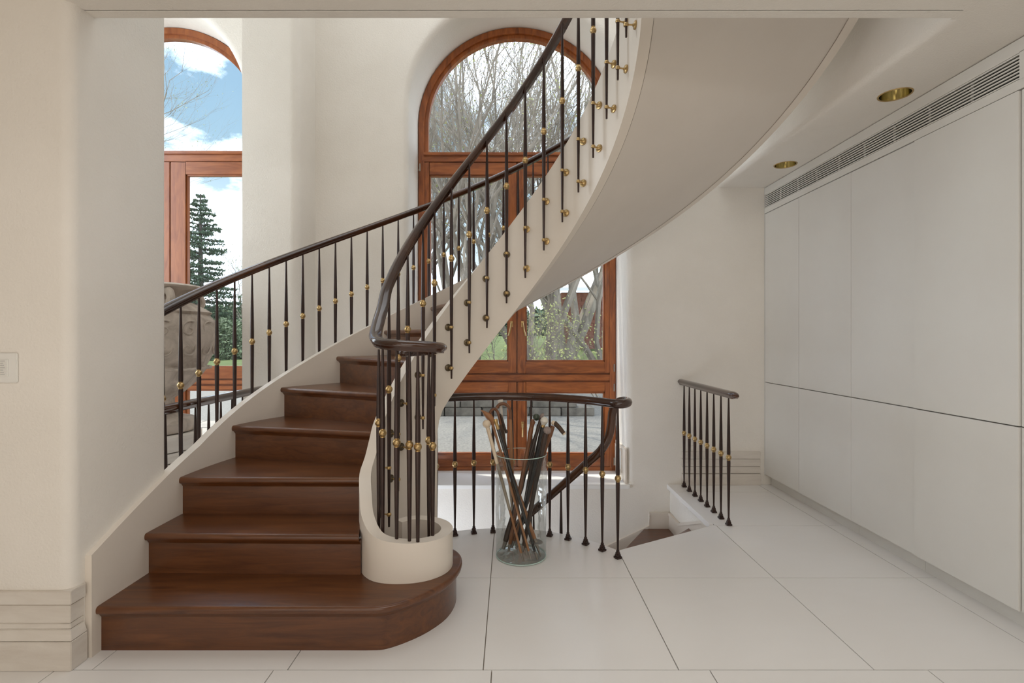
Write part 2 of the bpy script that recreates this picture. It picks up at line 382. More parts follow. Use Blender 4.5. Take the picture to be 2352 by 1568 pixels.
# keypad on the near wall
kp = thing('wall_keypad', (-1.92, 1.927, 1.08), 'white dimmer keypad plate on the near left wall, cut by the photo edge', 'switch')
mk('plate', *box(-1.985, -1.856, 1.918, 1.928, 1.080, 1.192), PLASTIC, kp, bevel=.003)
mk('button_frame', *box(-1.921, -1.886, 1.915, 1.9185, 1.104, 1.168), PLASTIC, kp, bevel=.001)
for i in range(7):
    z = 1.108+i*.0084
    b = mk('button', *box(-1.917, -1.890, 1.913, 1.9155, z, z+.0068), PLASTIC, kp, bevel=.0006)
    mk('marking', *box(-1.912, -1.895-(i % 3)*.003, 1.9126, 1.9131, z+.0028, z+.0042), GREYP, b)

# ------------------------------------------------------------------ windows
def bars(name, rects, y0, y1, m, parent, bv=.004):
    b = MB()
    for r_ in rects: b.box(r_[0], r_[1], y0, y1, r_[2], r_[3])
    o = b.mk(name, m, parent, bevel=bv); hm = HORIZ.get(m.name)
    if hm and any(q[1]-q[0] > q[3]-q[2] for q in rects):
        o.data.materials.append(hm); L = WL[o.name]
        for p in o.data.polygons:
            cx_, cz_ = p.center.x+L.x, p.center.z+L.z
            for q in rects:
                if q[0]-1e-4 <= cx_ <= q[1]+1e-4 and q[2]-1e-4 <= cz_ <= q[3]+1e-4 and q[1]-q[0] > q[3]-q[2]: p.material_index = 1
    return o
def half_ring(cx, cz, ro, ri, y0, y1, n=48, zlow=None):
    v = []; f = []
    P = [(PI*k/n) for k in range(n+1)]
    pts = [(cx+ro*math.cos(a), cz+ro*math.sin(a), cx+ri*math.cos(a), cz+ri*math.sin(a)) for a in P]
    if zlow is not None:
        pts = [(cx+ro, zlow, cx+ri, zlow)]+pts+[(cx-ro, zlow, cx-ri, zlow)]
    for a, b, c, d in pts: v += [(a, y0, b), (c, y0, d), (c, y1, d), (a, y1, b)]
    for i in range(len(pts)-1):
        for j in range(4): f.append((i*4+j, i*4+(j+1) % 4, (i+1)*4+(j+1) % 4, (i+1)*4+j))
    f += [(0, 1, 2, 3), tuple((len(pts)-1)*4+j for j in range(4))]
    return v, f
def window(name, cx, m, stile, zt0, zt1, zm0, zm1, zlow_glass, label, hard=True, lowdoor=False, zg0=1.025, zg1=2.78):
    w = bpy.data.objects.new(name, None); put(w, (cx, YW, 0), None); struct(w, label, 'window')
    R0 = .926; y = YW
    fr = mk('window_frame', *half_ring(cx, ZS, R0, R0-.055, y-.01, y+.09, 64, 0), m, w, smooth=True)
    mk('arch_bead', *half_ring(cx, ZS, R0-.052, R0-.088, y+.012, y+.07, 64, zt1), m, fr, smooth=True)
    bars('transom', [(cx-R0+.03, cx+R0-.03, zt0, zt1)], y-.012, y+.08, m, w)
    bars('transom_moulding', [(cx-R0+.05, cx+R0-.05, zt1-.03, zt1+.0)], y-.03, y-.01, m, w)
    bars('middle_rail', [(cx-R0+.03, cx+R0-.03, zm0-.004, zm1+.004)], y+.018, y+.08, m, w)
    bars('rail_moulding', [(cx-R0+.03, cx+R0-.03, zm0+.012, zm1-.010)], y-.006, y+.03, m, w)
    bars('bottom_rail', [(cx-R0+.03, cx+R0-.03, .0, .035)], y-.012, y+.08, m, w)
    bars('centre_post', [(cx-.022, cx+.022, .03, zt0+.01)], y+.045, y+.085, m, w)
    # arched pane
    A = [(cx+(R0-.07)*math.cos(PI*k/40), ZS+(R0-.07)*math.sin(PI*k/40)) for k in range(41)]
    P = [(cx+R0-.07, zt1)]+A+[(cx-R0+.07, zt1)]
    v = [(x, y+.04, z) for x, z in P]; mk('pane', v, [tuple(range(len(v)))], PANE, w)
    for s in (-1, 1):
        xa, xb = (cx+.004, cx+R0-.022) if s > 0 else (cx-R0+.022, cx-.004)
        for lvl in (0, 1):
            if lvl: z0, z1, g0, g1 = zm1+.004, zt0-.004, zg0, zg1
            else: z0, z1, g0, g1 = .037, zm0-.004, zlow_glass[0], zlow_glass[1]
            st = stile
            sh = bars('sash', [(xa, xa+st, z0, z1), (xb-st, xb, z0, z1), (xa+st, xb-st, g1, z1), (xa+st, xb-st, z0, g0)], y-.004, y+.06, m, w)
            bars('glazing_bead', [(xa+st-.001, xa+st+.012, g0, g1), (xb-st-.012, xb-st+.001, g0, g1), (xa+st, xb-st, g1-.012, g1+.001), (xa+st, xb-st, g0-.001, g0+.012)], y+.008, y+.05, m, sh, .002)
            mk('pane', [(xa+st, y+.035, g0), (xb-st, y+.035, g0), (xb-st, y+.035, g1), (xa+st, y+.035, g1)], [(0, 1, 2, 3)], PANE, sh)
            if hard and (lvl or s > 0):
                hx = cx+s*.052; hz = 1.33 if lvl else .385
                b = MB(); b.add(tube([(hx, y-.004, hz+.05), (hx, y-.035, hz+.05)], .008, 8))
                b.add(tube([(hx, y-.035, hz+.058), (hx+s*(.012 if lvl else 0), y-.038, hz-.01), (hx+s*(.026 if lvl else 0), y-.032, hz-.065)], [.008, .007, .009], 8))
                b.box(hx-.012, hx+.012, y-.008, y-.002, hz+.02, hz+.075)
                b.mk('handle', BRASS, sh, smooth=True)
            if hard:
                for hz in ((z0+.05, z1-.05)):
                    hx = xb+.008 if s > 0 else xa-.008
                    b = MB(); b.add(tube([(hx, y-.014, hz-.035), (hx, y-.014, hz+.035)], .0065, 8)); b.box(hx-.022, hx+.004, y-.009, y-.003, hz-.03, hz-.012)
                    b.mk('hinge', STEEL, sh, smooth=True)
    return w
window('window_1', WCX, WINW, .078, 2.90, 2.985, .835, .912, (.152, .735), 'tall arched window of red brown wood behind the stairs')
window('window_2', LCX, WINWL, .14, 2.905, 2.998, .80, .86, (.14, .76), 'tall arched window of orange brown wood behind the urn', hard=False, zg0=.97, zg1=2.785)
# pale casing with small grille at right foot of the reveal
gb = thing('floor_grille_block', (1.0, 4.55, 0), 'white casing block with small mesh grille low in the window reveal', 'grille')
mk('casing', *box(.982, 1.0, YB+.005, YW-.03, 0, .300), PAINT, gb, bevel=.004)
mk('mesh_panel', *box(.976, .983, 4.50, 4.72, .09, .245), PAPER, gb, bevel=.001)
b = MB()
for r_ in ((4.475, 4.495, .085, .25), (4.725, 4.745, .085, .25), (4.475, 4.745, .25, .27), (4.475, 4.745, .065, .085)): b.box(.972, .984, r_[0], r_[1], r_[2], r_[3])
b.mk('grille_frame', PAINT, gb)

# ------------------------------------------------------------------ cabinets
DY = [4.343, 3.832, 3.245, 2.729, 2.166, 1.60, 1.04]
names = ['narrowest pair of tall white cupboard doors at the far corner', 'second pair of white cupboard doors from the far corner', 'middle pair of white cupboard doors, between the two plain seams', 'wide pair of white cupboard doors standing slightly proud', 'pair of white cupboard doors cut by the right photo edge', 'pair of white cupboard doors beyond the right photo edge']
for i in range(6):
    ya, yb = DY[i+1], DY[i]; dx = -.008 if i == 3 else (-.001*(i % 2))
    ga, gb = [(.0024, .0024), (.0004, .0024), (.0016, .0004), (.0028, .0), (.0024, .0028), (.0024, .0024)][i]
    c = thing('storage_cabinet', ((XC+.2), (ya+yb)/2, 0), names[i], 'cabinet', 'built-in cupboards along the right wall')
    mk('carcass', *box(XC+.024, 2.42, ya+.001, yb-.001, .09, 2.345), CAB, c)
    mk('plinth', *box(XC+.052, 2.42, ya+.001, yb-.001, 0, .088), CAB, c)
    mk('lower_door', *box(XC+dx, XC+.022, ya+ga, yb-gb, .086, .868), CAB, c, bevel=.0012)
    mk('upper_door', *box(XC+dx, XC+.022, ya+ga, yb-gb, .8735, 2.300), CAB, c, bevel=.0012)
sc = mk('cabinet_surround', *box(XC-.003, 2.42, 1.04, 4.343, 2.305, 2.348), CAB, bevel=.001)
tag(sc, 'pale cornice board between cupboard doors and long air grille', 'trim')
ep = mk('cabinet_end_panel', *box(XC-.006, 2.42, 4.3435, YB-.002, .085, ZC-.002), CAB, bevel=.001)
tag(ep, 'thin white end panel where cupboards meet back wall', 'panel')
mk('fascia', *box(XC-.003, 2.42, 1.04, 4.343, 2.462, ZC-.005), CAB, sc)
mk('shadow_gap', *box(XC+.03, 2.42, 2.166, 4.343, 2.346, 2.464), VOID, sc)
mk('side_panel', *box(XC-.003, 2.42, 1.04, 2.160, 2.346, 2.464), CAB, sc)
ag = thing('air_grille', (XC+.01, 3.25, 2.35), 'long white linear slot air grille above the cupboards', 'grille')
for i in range(8):
    z = 2.351+i*.0148
    mk('slat', *box(XC+.000, XC+.007, 2.170, 4.335, z, z+.0062), CAB, ag)
for i in range(8): mk('divider', *box(XC+.018, XC+.03, 2.42+i*.245, 2.4215+i*.245, 2.35, 2.46), CAB, ag)
mk('end_cap', *box(XC-.003, XC+.02, 2.160, 2.170, 2.346, 2.464), CAB, ag)

# ------------------------------------------------------------------ downlights
def downlight(x, y, label):
    t = thing('recessed_downlight', (x, y, ZC-.004), label, 'light', 'brass downlights over the passage')
    mk('trim_ring', *lathe([(.070, 0), (.076, -.003), (.079, 0), (.079, .004), (.070, .004)], (x, y, ZC-.001), 32, False), BRASS, t, smooth=True)
    v, f = lathe([(.070, 0.0), (.068, .03), (.058, .085), (.035, .10), (.001, .10)], (x, y, ZC-.0005), 32, False)
    mk('reflector', v, f, REFL, t, smooth=True)
    mk('bulb', *sphere((x, y, ZC+.075), .022, 14, 8), PLASTIC, t, smooth=True)
downlight(2.02, 2.678, 'larger looking brass recessed ceiling light, nearer the camera')
downlight(2.03, 3.764, 'small looking brass recessed ceiling light near the far corner')

# ------------------------------------------------------------------ staircase going up
stair = thing('staircase', (-.8, 2.3, 0), 'white helical staircase with dark brown wooden treads rising to the right', 'staircase')
KT = 17
def nose(k):
    if k == 1: return Vector((-1.66, 2.014)), Vector((-.62, 2.014))
    if k == 2: return Vector((-1.66, 2.28)), Vector((-.672, 2.262))
    if k == 3: return Vector((-1.66, 2.518)), Vector((-.69, 2.508))
    if k == 4: return Vector((-1.62, 2.925)), Vector((-.71, 2.725))
    if k == 5: return Vector((-1.47, 3.255)), Vector((-.645, 2.875))
    t = TH3+PHI*(k-3)
    return Vector(pol(t, 1.66)), Vector(pol(t, .685))
def ang(p): return math.degrees(math.atan2(p.y-CY, CX-p.x))
def rside(p): return math.hypot(p.x-CX, p.y-CY)
def side_pts(a, b, n=5):
    """points between two boundary points, following the string's curve"""
    ta, tb, ra, rb = ang(a), ang(b), rside(a), rside(b); out = []
    if tb-ta < -180: tb += 360
    if ta-tb < -180: ta += 360
    for i in range(n+1):
        u = i/n; out.append(Vector(pol(ta+(tb-ta)*u, ra+(rb-ra)*u)))
    return out
TT = .032
def slab(poly, z0, z1, name, parent, front_edges, rnd=.012):
    """tread with rounded nosing: bevel the edges listed in front_edges (indices of poly sides)"""
    n = len(poly); me = bpy.data.meshes.new(name); bm = bmesh.new()
    cx = sum(p.x for p in poly)/n; cy = sum(p.y for p in poly)/n
    bot = [bm.verts.new((p.x-cx, p.y-cy, 0)) for p in poly]; top = [bm.verts.new((p.x-cx, p.y-cy, z1-z0)) for p in poly]
    bm.faces.new(bot[::-1]); bm.faces.new(top)
    for i in range(n): bm.faces.new((bot[i], bot[(i+1) % n], top[(i+1) % n], top[i]))
    bmesh.ops.recalc_face_normals(bm, faces=bm.faces)
    ed = []
    for i in front_edges:
        for L in (bot, top): ed.append(bm.edges.get((L[i], L[(i+1) % n])))
    if rnd: bmesh.ops.bevel(bm, geom=ed, offset=rnd, segments=4, affect='EDGES', profile=.5)
    bm.to_mesh(me); bm.free(); me.materials.append(WOOD)
    me.polygons.foreach_set('use_smooth', [True]*len(me.polygons)); me.set_sharp_from_angle(angle=rad(35))
    return put(bpy.data.objects.new(name, me), (cx, cy, z0), parent)
NB = .028
for k in range(2, KT):
    a0, b0 = nose(k); a1, b1 = nose(k+1)
    d = (b0-a0).normalized(); nrm = Vector((-d.y, d.x))           # points up the stair
    if k == 2: nrm = Vector((0, 1))
    d1 = (b1-a1).normalized(); n1 = Vector((-d1.y, d1.x))
    a1b, b1b = a1+n1*(NB+.012), b1+n1*(NB+.012)
    outer = side_pts(a0, a1b); inner = side_pts(b1b, b0)
    poly = outer+inner
    no = len(outer)
    slab([Vector((p.x, p.y)) for p in poly[::-1]], k*h-TT, k*h, 'tread', stair, [len(poly)-1], .013)
    # riser with small cove under the nosing
    ra, rb = a0+nrm*NB, b0+nrm*NB
    m_ = MB()
    q = [ra, rb, rb+nrm*.02, ra+nrm*.02]
    m_.add(([(p.x, p.y, (k-1)*h) for p in q]+[(p.x, p.y, k*h-TT) for p in q], [(0, 1, 2, 3), (4, 5, 6, 7), (0, 1, 5, 4), (1, 2, 6, 5), (2, 3, 7, 6), (3, 0, 4, 7)]))
    c0, c1 = ra-nrm*.014, rb-nrm*.014
    m_.add(([(ra.x, ra.y, k*h-TT-.018), (rb.x, rb.y, k*h-TT-.018), (rb.x, rb.y, k*h-TT), (ra.x, ra.y, k*h-TT), (c0.x, c0.y, k*h-TT), (c1.x, c1.y, k*h-TT)], [(0, 1, 2, 3), (0, 1, 5, 4), (4, 5, 2, 3), (0, 4, 3), (1, 5, 2)]))
    m_.mk('riser', WOOD, stair)
# first step with bullnose
bn = catmull([(-.66, 2.040, 0), (-.56, 2.040, 0), (-.50, 2.048, 0), (-.425, 2.095, 0), (-.349, 2.168, 0), (-.285, 2.27, 0), (-.258, 2.39, 0), (-.27, 2.50, 0), (-.33, 2.58, 0), (-.45, 2.63, 0), (-.60, 2.64, 0)], 5)
bn = [Vector((p.x, p.y)) for p in bn]
def offs(P, d):
    out = []
    for i, p in enumerate(P):
        t = (P[min(i+1, len(P)-1)]-P[max(i-1, 0)]).normalized(); out.append(p+Vector((t.y, -t.x))*d)
    return out
rl = [Vector((-1.66, 2.040)), Vector((-1.2, 2.040)), Vector((-.9, 2.040))]+bn
poly = rl+[Vector((-1.66, 2.64))]
v, f = prism([(p.x, p.y) for p in poly], 0, h-TT); mk('riser', v, f, WOOD, stair, smooth=True, flat_over=rad(30))
cv = offs(rl, .014); n = len(rl)
v = [(p.x, p.y, h-TT-.02) for p in rl]+[(p.x, p.y, h-TT) for p in cv]+[(p.x, p.y, h-TT) for p in rl]
mk('cove', v, [(i, i+1, n+i+1, n+i) for i in range(n-1)]+[(n+i, n+i+1, 2*n+i+1, 2*n+i) for i in range(n-1)], WOOD, stair, smooth=True)
tl = offs(rl, .028)
poly = tl+[Vector((-1.66, 2.668))]
slab(poly, h-TT, h, 'tread', stair, list(range(len(tl)-1)), .013)

def ribbon(rows, name, m, parent, **k):
    """rows: list of (inner xy, outer xy, ztop, zbot) -> closed box-section ribbon"""
    v = []; f = []
    for a, b, zt, zb in rows: v += [(a[0], a[1], zb), (a[0], a[1], zt), (b[0], b[1], zt), (b[0], b[1], zb)]
    for i in range(len(rows)-1):
        for j in range(4): f.append((i*4+j, i*4+(j+1) % 4, (i+1)*4+(j+1) % 4, (i+1)*4+j))
    f += [(0, 1, 2, 3), tuple((len(rows)-1)*4+j for j in range(4))]
    return mk(name, v, f, m, parent, smooth=True, flat_over=rad(40), **k)
TEND = 190
# outer string
rows = []
def rout(t): u = min(1, max(0, t/26)); return 1.602+(RO-1.602)*u*u*(3-2*u)
for y, zt in ((1.993, .400), (2.12, .458), (2.24, .511), (2.36, .560)):
    rows.append(((-1.635, y), (-1.680, y), zt, 0.0))
for t in list(range(0, TEND+1, 2)):
    ri = rout(t); ro = ri+.045
    zt = zh(t)+.087; zb = max(0., zh(t)-.376)
    if t < 8: zt = .599+(zh(8)+.087-.599)*t/8
    rows.append((pol(t, ri), pol(t, ro), zt, zb))
ribbon(rows, 'outer_string', PAINT, stair)
# inner string with scroll
sp = [(-.545, 2.500, .352, .19), (-.49, 2.548, .352, .19), (-.41, 2.540, .352, .19), (-.335, 2.49, .352, .19), (-.298, 2.405, .352, .19), (-.315, 2.315, .354, .19), (-.385, 2.250, .357, .19), (-.49, 2.228, .364, .19), (-.585, 2.250, .385, .19), (-.648, 2.320, .442, .19), (-.680, 2.400, .510, .19)]
P1 = [Vector(p[:2]+(p[2],)) for p in sp]
for t in (4, 10, 16): x, y = pol(t, .679); P1.append(Vector((x, y, (.585, .668+.0, zh(16)+.092)[(4, 10, 16).index(t)])))
P1 = catmull(P1, 5)
rows = []
for i, p in enumerate(P1):
    t = (P1[min(i+1, len(P1)-1)]-P1[max(i-1, 0)]); t.z = 0; t.normalize(); s = Vector((t.y, -t.x))
    rows.append(((p.x+s.x*.0275, p.y+s.y*.0275), (p.x-s.x*.0275, p.y-s.y*.0275), p.z, .187))
rows = rows[:-1]
ts = [16, 17]+list(range(18, 52, 2))+[52.8]
for t in ts: rows.append((pol(t, RW), pol(t, RT), zh(t)+.092, .187 if t < 17 else .0))
for t, zb in ((53, .70), (54, .765), (56, .825), (58.5, zh(58.5)-.472)): rows.append((pol(t, RW), pol(t, RT), zh(t)+.092, zb))
for t in range(60, TEND+1, 2): rows.append((pol(t, RW), pol(t, RT), zh(t)+.092, zh(t)-.470))
ribbon(rows, 'inner_string', PAINT, stair)
# soffit
v = []; f = []; ss = list(range(22, TEND+1, 2)); NR = 6
for t in ss:
    for j in range(NR+1):
        u = j/NR; r_ = .704+(RO+.001-.704)*u; z = zh(t)-.466+(.094)*u; v.append((*pol(t, r_), z))
f = [(i*(NR+1)+j, (i+1)*(NR+1)+j, (i+1)*(NR+1)+j+1, i*(NR+1)+j+1) for i in range(len(ss)-1) for j in range(NR)]
nv = len(v); v += [(x, y, z+.018) for x, y, z in v]; f += [tuple(nv+q for q in g[::-1]) for g in f]
bd = [i*(NR+1) for i in range(len(ss))]; be = [i*(NR+1)+NR for i in range(len(ss))]
f += [(bd[i], bd[i+1], nv+bd[i+1], nv+bd[i]) for i in range(len(ss)-1)]+[(be[i], be[i+1], nv+be[i+1], nv+be[i]) for i in range(len(ss)-1)]
so = mk('soffit', v, f, SOFFITM, stair, smooth=True)
# fine groove lines where soffit meets the strings
for rr, off in ((.707, -.4675), (RO-.002, -.3745)):
    mk('groove', *tube([(*pol(t, rr), zh(t)+off) for t in range(60, TEND+1, 2)], .0014, 4), GROUT, stair)

# ------------------------------------------------------------------ balusters
def bar_mesh(zt, zb, name, foot=False, n=10):
    """origin at the ball; +z up"""
    up = [(.0112, .018), (.0120, .03), (.0092, .03+(zt-.03)*.5), (.0050, zt)]
    dn = [(.0052, zb), (.0060, zb+.05), (.0094, -.03+(zb+.03)*.45), (.0120, -.03), (.0112, -.018)]
    prof = [(.001, zb)]+dn+[(.0085, -.016), (.0085, .016)]+up+[(.001, zt)]
    m_ = MB().add(lathe(prof, (0, 0, 0), n))
    if foot:
        m_.add(lathe([(.009, zb+.045), (.010, zb+.034), (.014, zb+.030), (.014, zb+.024), (.010, zb+.020)], (0, 0, 0), 8))
        m_.box(-.017, .017, -.017, .017, zb, zb+.010); m_.box(-.012, .012, -.012, .012, zb+.009, zb+.022)
    me = bpy.data.meshes.new(name); me.from_pydata(m_.v, [], m_.f); me.materials.append(IRON)
    me.polygons.foreach_set('use_smooth', [True]*len(me.polygons)); me.set_sharp_from_angle(angle=rad(35)); return me
def mesh_of(vf, m, name, smooth=True):
    me = bpy.data.meshes.new(name); me.from_pydata([tuple(x) for x in vf[0]], [], vf[1]); me.materials.append(m)
    bm = bmesh.new(); bm.from_mesh(me); bmesh.ops.recalc_face_normals(bm, faces=bm.faces); bm.to_mesh(me); bm.free()
    if smooth: me.polygons.foreach_set('use_smooth', [True]*len(me.polygons)); me.set_sharp_from_angle(angle=rad(50))
    return me
KN = MB()
KN.add(lathe([(.0115, -.0195), (.0115, -.0165), (.0095, -.015), (.0150, -.0105), (.0178, -.003), (.0178, .003), (.0150, .0105), (.0095, .015), (.0115, .0165), (.0115, .0195)], (0, 0, 0), 16))
KNOB = mesh_of((KN.v, KN.f), BRASS, 'brass_ball')
def bracket(d, m, m2=None):
    b = MB(); b.add(lathe([(.006, -.010), (.0112, -.006), (.0125, 0), (.0112, .006), (.006, .010)], (0, 0, 0), 12))
    b.add(tube([(0, 0, 0), (d-.012, 0, 0)], .0042, 8)); 
    b.add(tube([(d-.016, 0, 0), (d-.009, 0, 0), (d-.007, 0, 0), (d-.002, 0, 0), (d+.001, 0, 0)], [.006, .010, .0205, .0215, .020], 16))
    me = mesh_of((b.v, b.f), m, 'bracket')
    if m2:
        me.materials.append(m2)
        for p in me.polygons:
            if p.center.x > d-.018: p.material_index = 1
    return me
def baluster(me, loc, rz, parent, br=None, brz=()):
    o = put(bpy.data.objects.new('baluster', me), loc, parent); o.rotation_euler.z = rz
    k = bpy.data.objects.new('brass_ball', KNOB); COL.objects.link(k); k.parent = o
    for z in brz:
        b = bpy.data.objects.new('bracket', br); COL.objects.link(b); b.parent = o; b.location = (0, 0, z)
    return o
F = 1172.
def solve_t(px, r, lo=-10, hi=160):
    g = lambda t: (CX-r*math.cos(rad(t)))/(CY+r*math.sin(rad(t)))-(px-1172)/F
    for _ in range(50):
        m_ = (lo+hi)/2
        if g(m_) > 0: hi = m_
        else: lo = m_
    return lo
# inner railing
RB = .602
BRI = bracket(RW-RB, BRASS); BRD = bracket(RW-RB, BRASS, BRASS_DARKREFL); BRO = bracket(.098, BRASS)  # discs of the lower brackets carry a dark reflection in their colour
inr = thing('inner_railing', (-.6, 2.6, .2), 'inner stair railing with glossy brown handrail ending in a scroll', 'railing', None)
balls = [(893.6, 893.6), (914.7, 822), (936.5, 756.5), (971.5, 697), (998, 650), (1037, 593.5), (1078, 539), (1118.5, 484), (1163.5, 428), (1206.5, 368.5), (1249, 302.5), (1291.5, 232.5), (1328.5, 157.5), (1362.5, 70)]
mcache = {}
def bmesh_for(top, bot, foot=False):
    key = (round(top, 2), round(bot, 2), foot)
    if key not in mcache: mcache[key] = bar_mesh(key[0], key[1], 'baluster', foot)
    return mcache[key]
lastt = 0
for i, (px, py) in enumerate(balls):
    t = solve_t(px, RB); x, y = pol(t, RB); z = H-(py-775)/F*y
    top = zh(t)+.775-z; bot = -.70
    baluster(bmesh_for(top, bot), (x, y, z), math.atan2(y-CY, x-CX), inr, BRD if i < 9 else BRI, (-.40, -.638)); lastt = t
while lastt < TEND-14:
    lastt += 10.5; x, y = pol(lastt, RB); z = zh(lastt)+.36
    baluster(bmesh_for(.41, -.70), (x, y, z), math.atan2(y-CY, x-CX), inr, BRI, (-.40, -.638))
for (px, py, Y) in ((870, 970, 2.37), (879, 994, 2.30), (911, 1016, 2.245), (940.5, 1021, 2.235), (959.7, 1026, 2.23), (993.7, 1023.6, 2.31), (985, 1011, 2.44)):
    x = (px-1172)/F*Y; z = H-(py-775)/F*Y
    baluster(bmesh_for(1.21-z-.01, .187-z), (x, Y, z), 0, inr)
rp = [(-.505, 2.420, 1.180), (-.475, 2.462, 1.182), (-.40, 2.468, 1.187), (-.338, 2.41, 1.195), (-.322, 2.325, 1.202), (-.37, 2.245, 1.208), (-.47, 2.215, 1.214), (-.565, 2.250, 1.224), (-.612, 2.320, 1.248), (-.626, 2.420, 1.316), (-.632, 2.53, 1.395)]
P = [Vector(p) for p in rp]
for t in (15, 22): x, y = pol(t, .622+(t-15)*.0004); P.append(Vector((x, y, zh(t)+.787)))
P = catmull(P, 7)
P += [Vector((*pol(t, .626 if t < 60 else .630), zh(t)+.787)) for t in range(24, TEND-4, 2)]
mk('handrail', *sweep(P, RAILP, [min(1, .55+.15*i) for i in range(len(P))]), RAILM, inr, smooth=True, flat_over=rad(60))
mk('scroll_cap', *sphere((-.502, 2.423, 1.180), .027, 14, 8, .8), RAILM, inr, smooth=True)
# outer railing
outr = thing('outer_railing', (-1.8, 2.8, .4), 'outer stair railing with brass-balled dark bars along the window wall', 'railing')
i = -1
while True:
    t = 9.878+3.968*i; i += 1
    if t > 152: break
    x, y = pol(t, 1.775); z = zh(t)+.368
    if t < 112: baluster(bmesh_for(.43, -.70), (x, y, z), math.atan2(CY-y, CX-x), outr, BRO, (-.47, -.64))
    else: baluster(bmesh_for(.43, -.58), (x, y, z), math.atan2(CY-y, CX-x), outr, BRO, (-.42, -.54))
P = [Vector((*pol(t, 1.786), zh(t)+.815)) for t in range(1, 156, 2)]
mk('handrail', *sweep(P, RAILP), RAILM, outr, smooth=True, flat_over=rad(60))

# curved guard on the landing edge
gd = thing('curved_landing_railing', (0, 3.25, 0), 'low curved railing on the floor edge behind the glass vase, dark scrolled rail', 'railing')
for i in range(-1, 10):
    a = -21.9+9.07*(i)
    if i == -1: a = -31
    x, y = CFX+.775*math.sin(rad(a)), CFY+.775*math.cos(rad(a)); z = .452
    if i in (4,): pass
    baluster(bmesh_for(.40, -.452, True), (x, y, z), rad(-a), gd)
P = [Vector((CFX+.775*math.sin(rad(a)), CFY+.775*math.cos(rad(a)), .872)) for a in range(-37, 54, 3)]
Q = [P[-1], (.615, 2.905, .872), (.665, 2.930, .873), (.688, 2.99, .874), (.672, 3.05, .872), (.640, 3.082, .850), (.622, 3.100, .800), (.615, 3.110, .72), (.600, 3.120, .64)]
for a in (44, 38): Q.append((CFX+.885*math.sin(rad(a)), CFY+.885*math.cos(rad(a)), .32+(a-28)*.01467))
P = P[:-1]+catmull(Q, 6)
P += [Vector((CFX+.885*math.sin(rad(a)), CFY+.885*math.cos(rad(a)), .32+(a-28)*.01467)) for a in range(36, -60, -3)]
CIRC = [(.026*math.cos(2*PI*k/12), .024*math.sin(2*PI*k/12)) for k in range(12)]
v, f = tube(P, .026, 14); mk('handrail', v, f, RAILM, gd, smooth=True, flat_over=rad(70))
for a in (26, 14, 2, -10, -22):
    x, y = CFX+.885*math.sin(rad(a)), CFY+.885*math.cos(rad(a)); zt = .32+(a-28)*.01467
    baluster(bmesh_for(.42, -.50), (x, y, zt-.44), 0, gd)

# short straight guard at right
rg = thing('short_straight_railing', (1.455, 3.85, 0), 'short straight railing with eight bars beside the cupboards', 'railing')
for i in range(8):
    y = 4.27-.1243*i; baluster(bmesh_for(.40, -.452, True), (1.455, y, .452), 0, rg)
P = [Vector((1.455, y, .872)) for y in (YB-.002, 4.2, 3.9, 3.6, 3.345, 3.325, 3.295, 3.27, 3.255)]
mk('handrail', *sweep(P, RAILP, [1, 1, 1, 1, 1, 1, .8, .45, .1]), RAILM, rg, smooth=True, flat_over=rad(60))
# guard in the side opening
lg = thing('side_opening_railing', (-1.81, 3.2, 0), 'low dark railing between the pier and wall, in front of the urn', 'railing')
for i in range(10):
    y = 2.55+.129*i+.005; baluster(bmesh_for(.40, -.452, True), (-1.815, y, .452), 0, lg)
P = [Vector((-1.815, y, .872)) for y in (2.482, 3.0, 3.5, 3.998)]
mk('handrail', *sweep(P, RAILP), RAILM, lg, smooth=True, flat_over=rad(60))

# ------------------------------------------------------------------ staircase going down
ls = thing('lower_staircase', (.8, 3.6, -2.9), 'brown wooden stairs winding down behind the floor edge', 'staircase')
def ray(a, r=None):
    s, c = math.sin(rad(a)), math.cos(rad(a))
    if r: return Vector((CX+r*s, CY+r*c))
    t = min((1.345-CX)/s if s > 1e-6 else (( -1.74-CX)/s if s < -1e-6 else 1e9), (YB-.012-CY)/c if c > 1e-6 else 1e9)
    return Vector((CX+t*s, CY+t*c))
ca = math.degrees(math.atan2(1.345-CX, YB-.012-CY)); cb = -math.degrees(math.atan2(1.74+CX, YB-.012-CY))
for j in range(10):
    a0 = 57.2-12.7*j; a1 = a0-12.7; z = -h*(j+1)
    poly = [ray(a0+1.2, .885), ray(a0+1.2)]
    if a1 < ca < a0: poly.append(Vector((1.345, YB-.012)))
    if a1-1 < cb < a0: poly.append(Vector((-1.74, YB-.012)))
    poly += [ray(a1), ray(a1, .885)]
    slab(poly[::-1], z-TT, z, 'tread', ls, [0], .010)
    p, q = ray(a0+.6, .885), ray(a0+.6); d = (q-p).normalized(); nn = Vector((-d.y, d.x))*.012
    mk('riser', [(p.x, p.y, z), (q.x, q.y, z), (q.x+nn.x, q.y+nn.y, z), (p.x+nn.x, p.y+nn.y, z), (p.x, p.y, z+h-TT), (q.x, q.y, z+h-TT), (q.x+nn.x, q.y+nn.y, z+h-TT), (p.x+nn.x, p.y+nn.y, z+h-TT)], [(0, 1, 2, 3), (4, 5, 6, 7), (0, 1, 5, 4), (1, 2, 6, 5), (2, 3, 7, 6), (3, 0, 4, 7)], PAINT, ls)
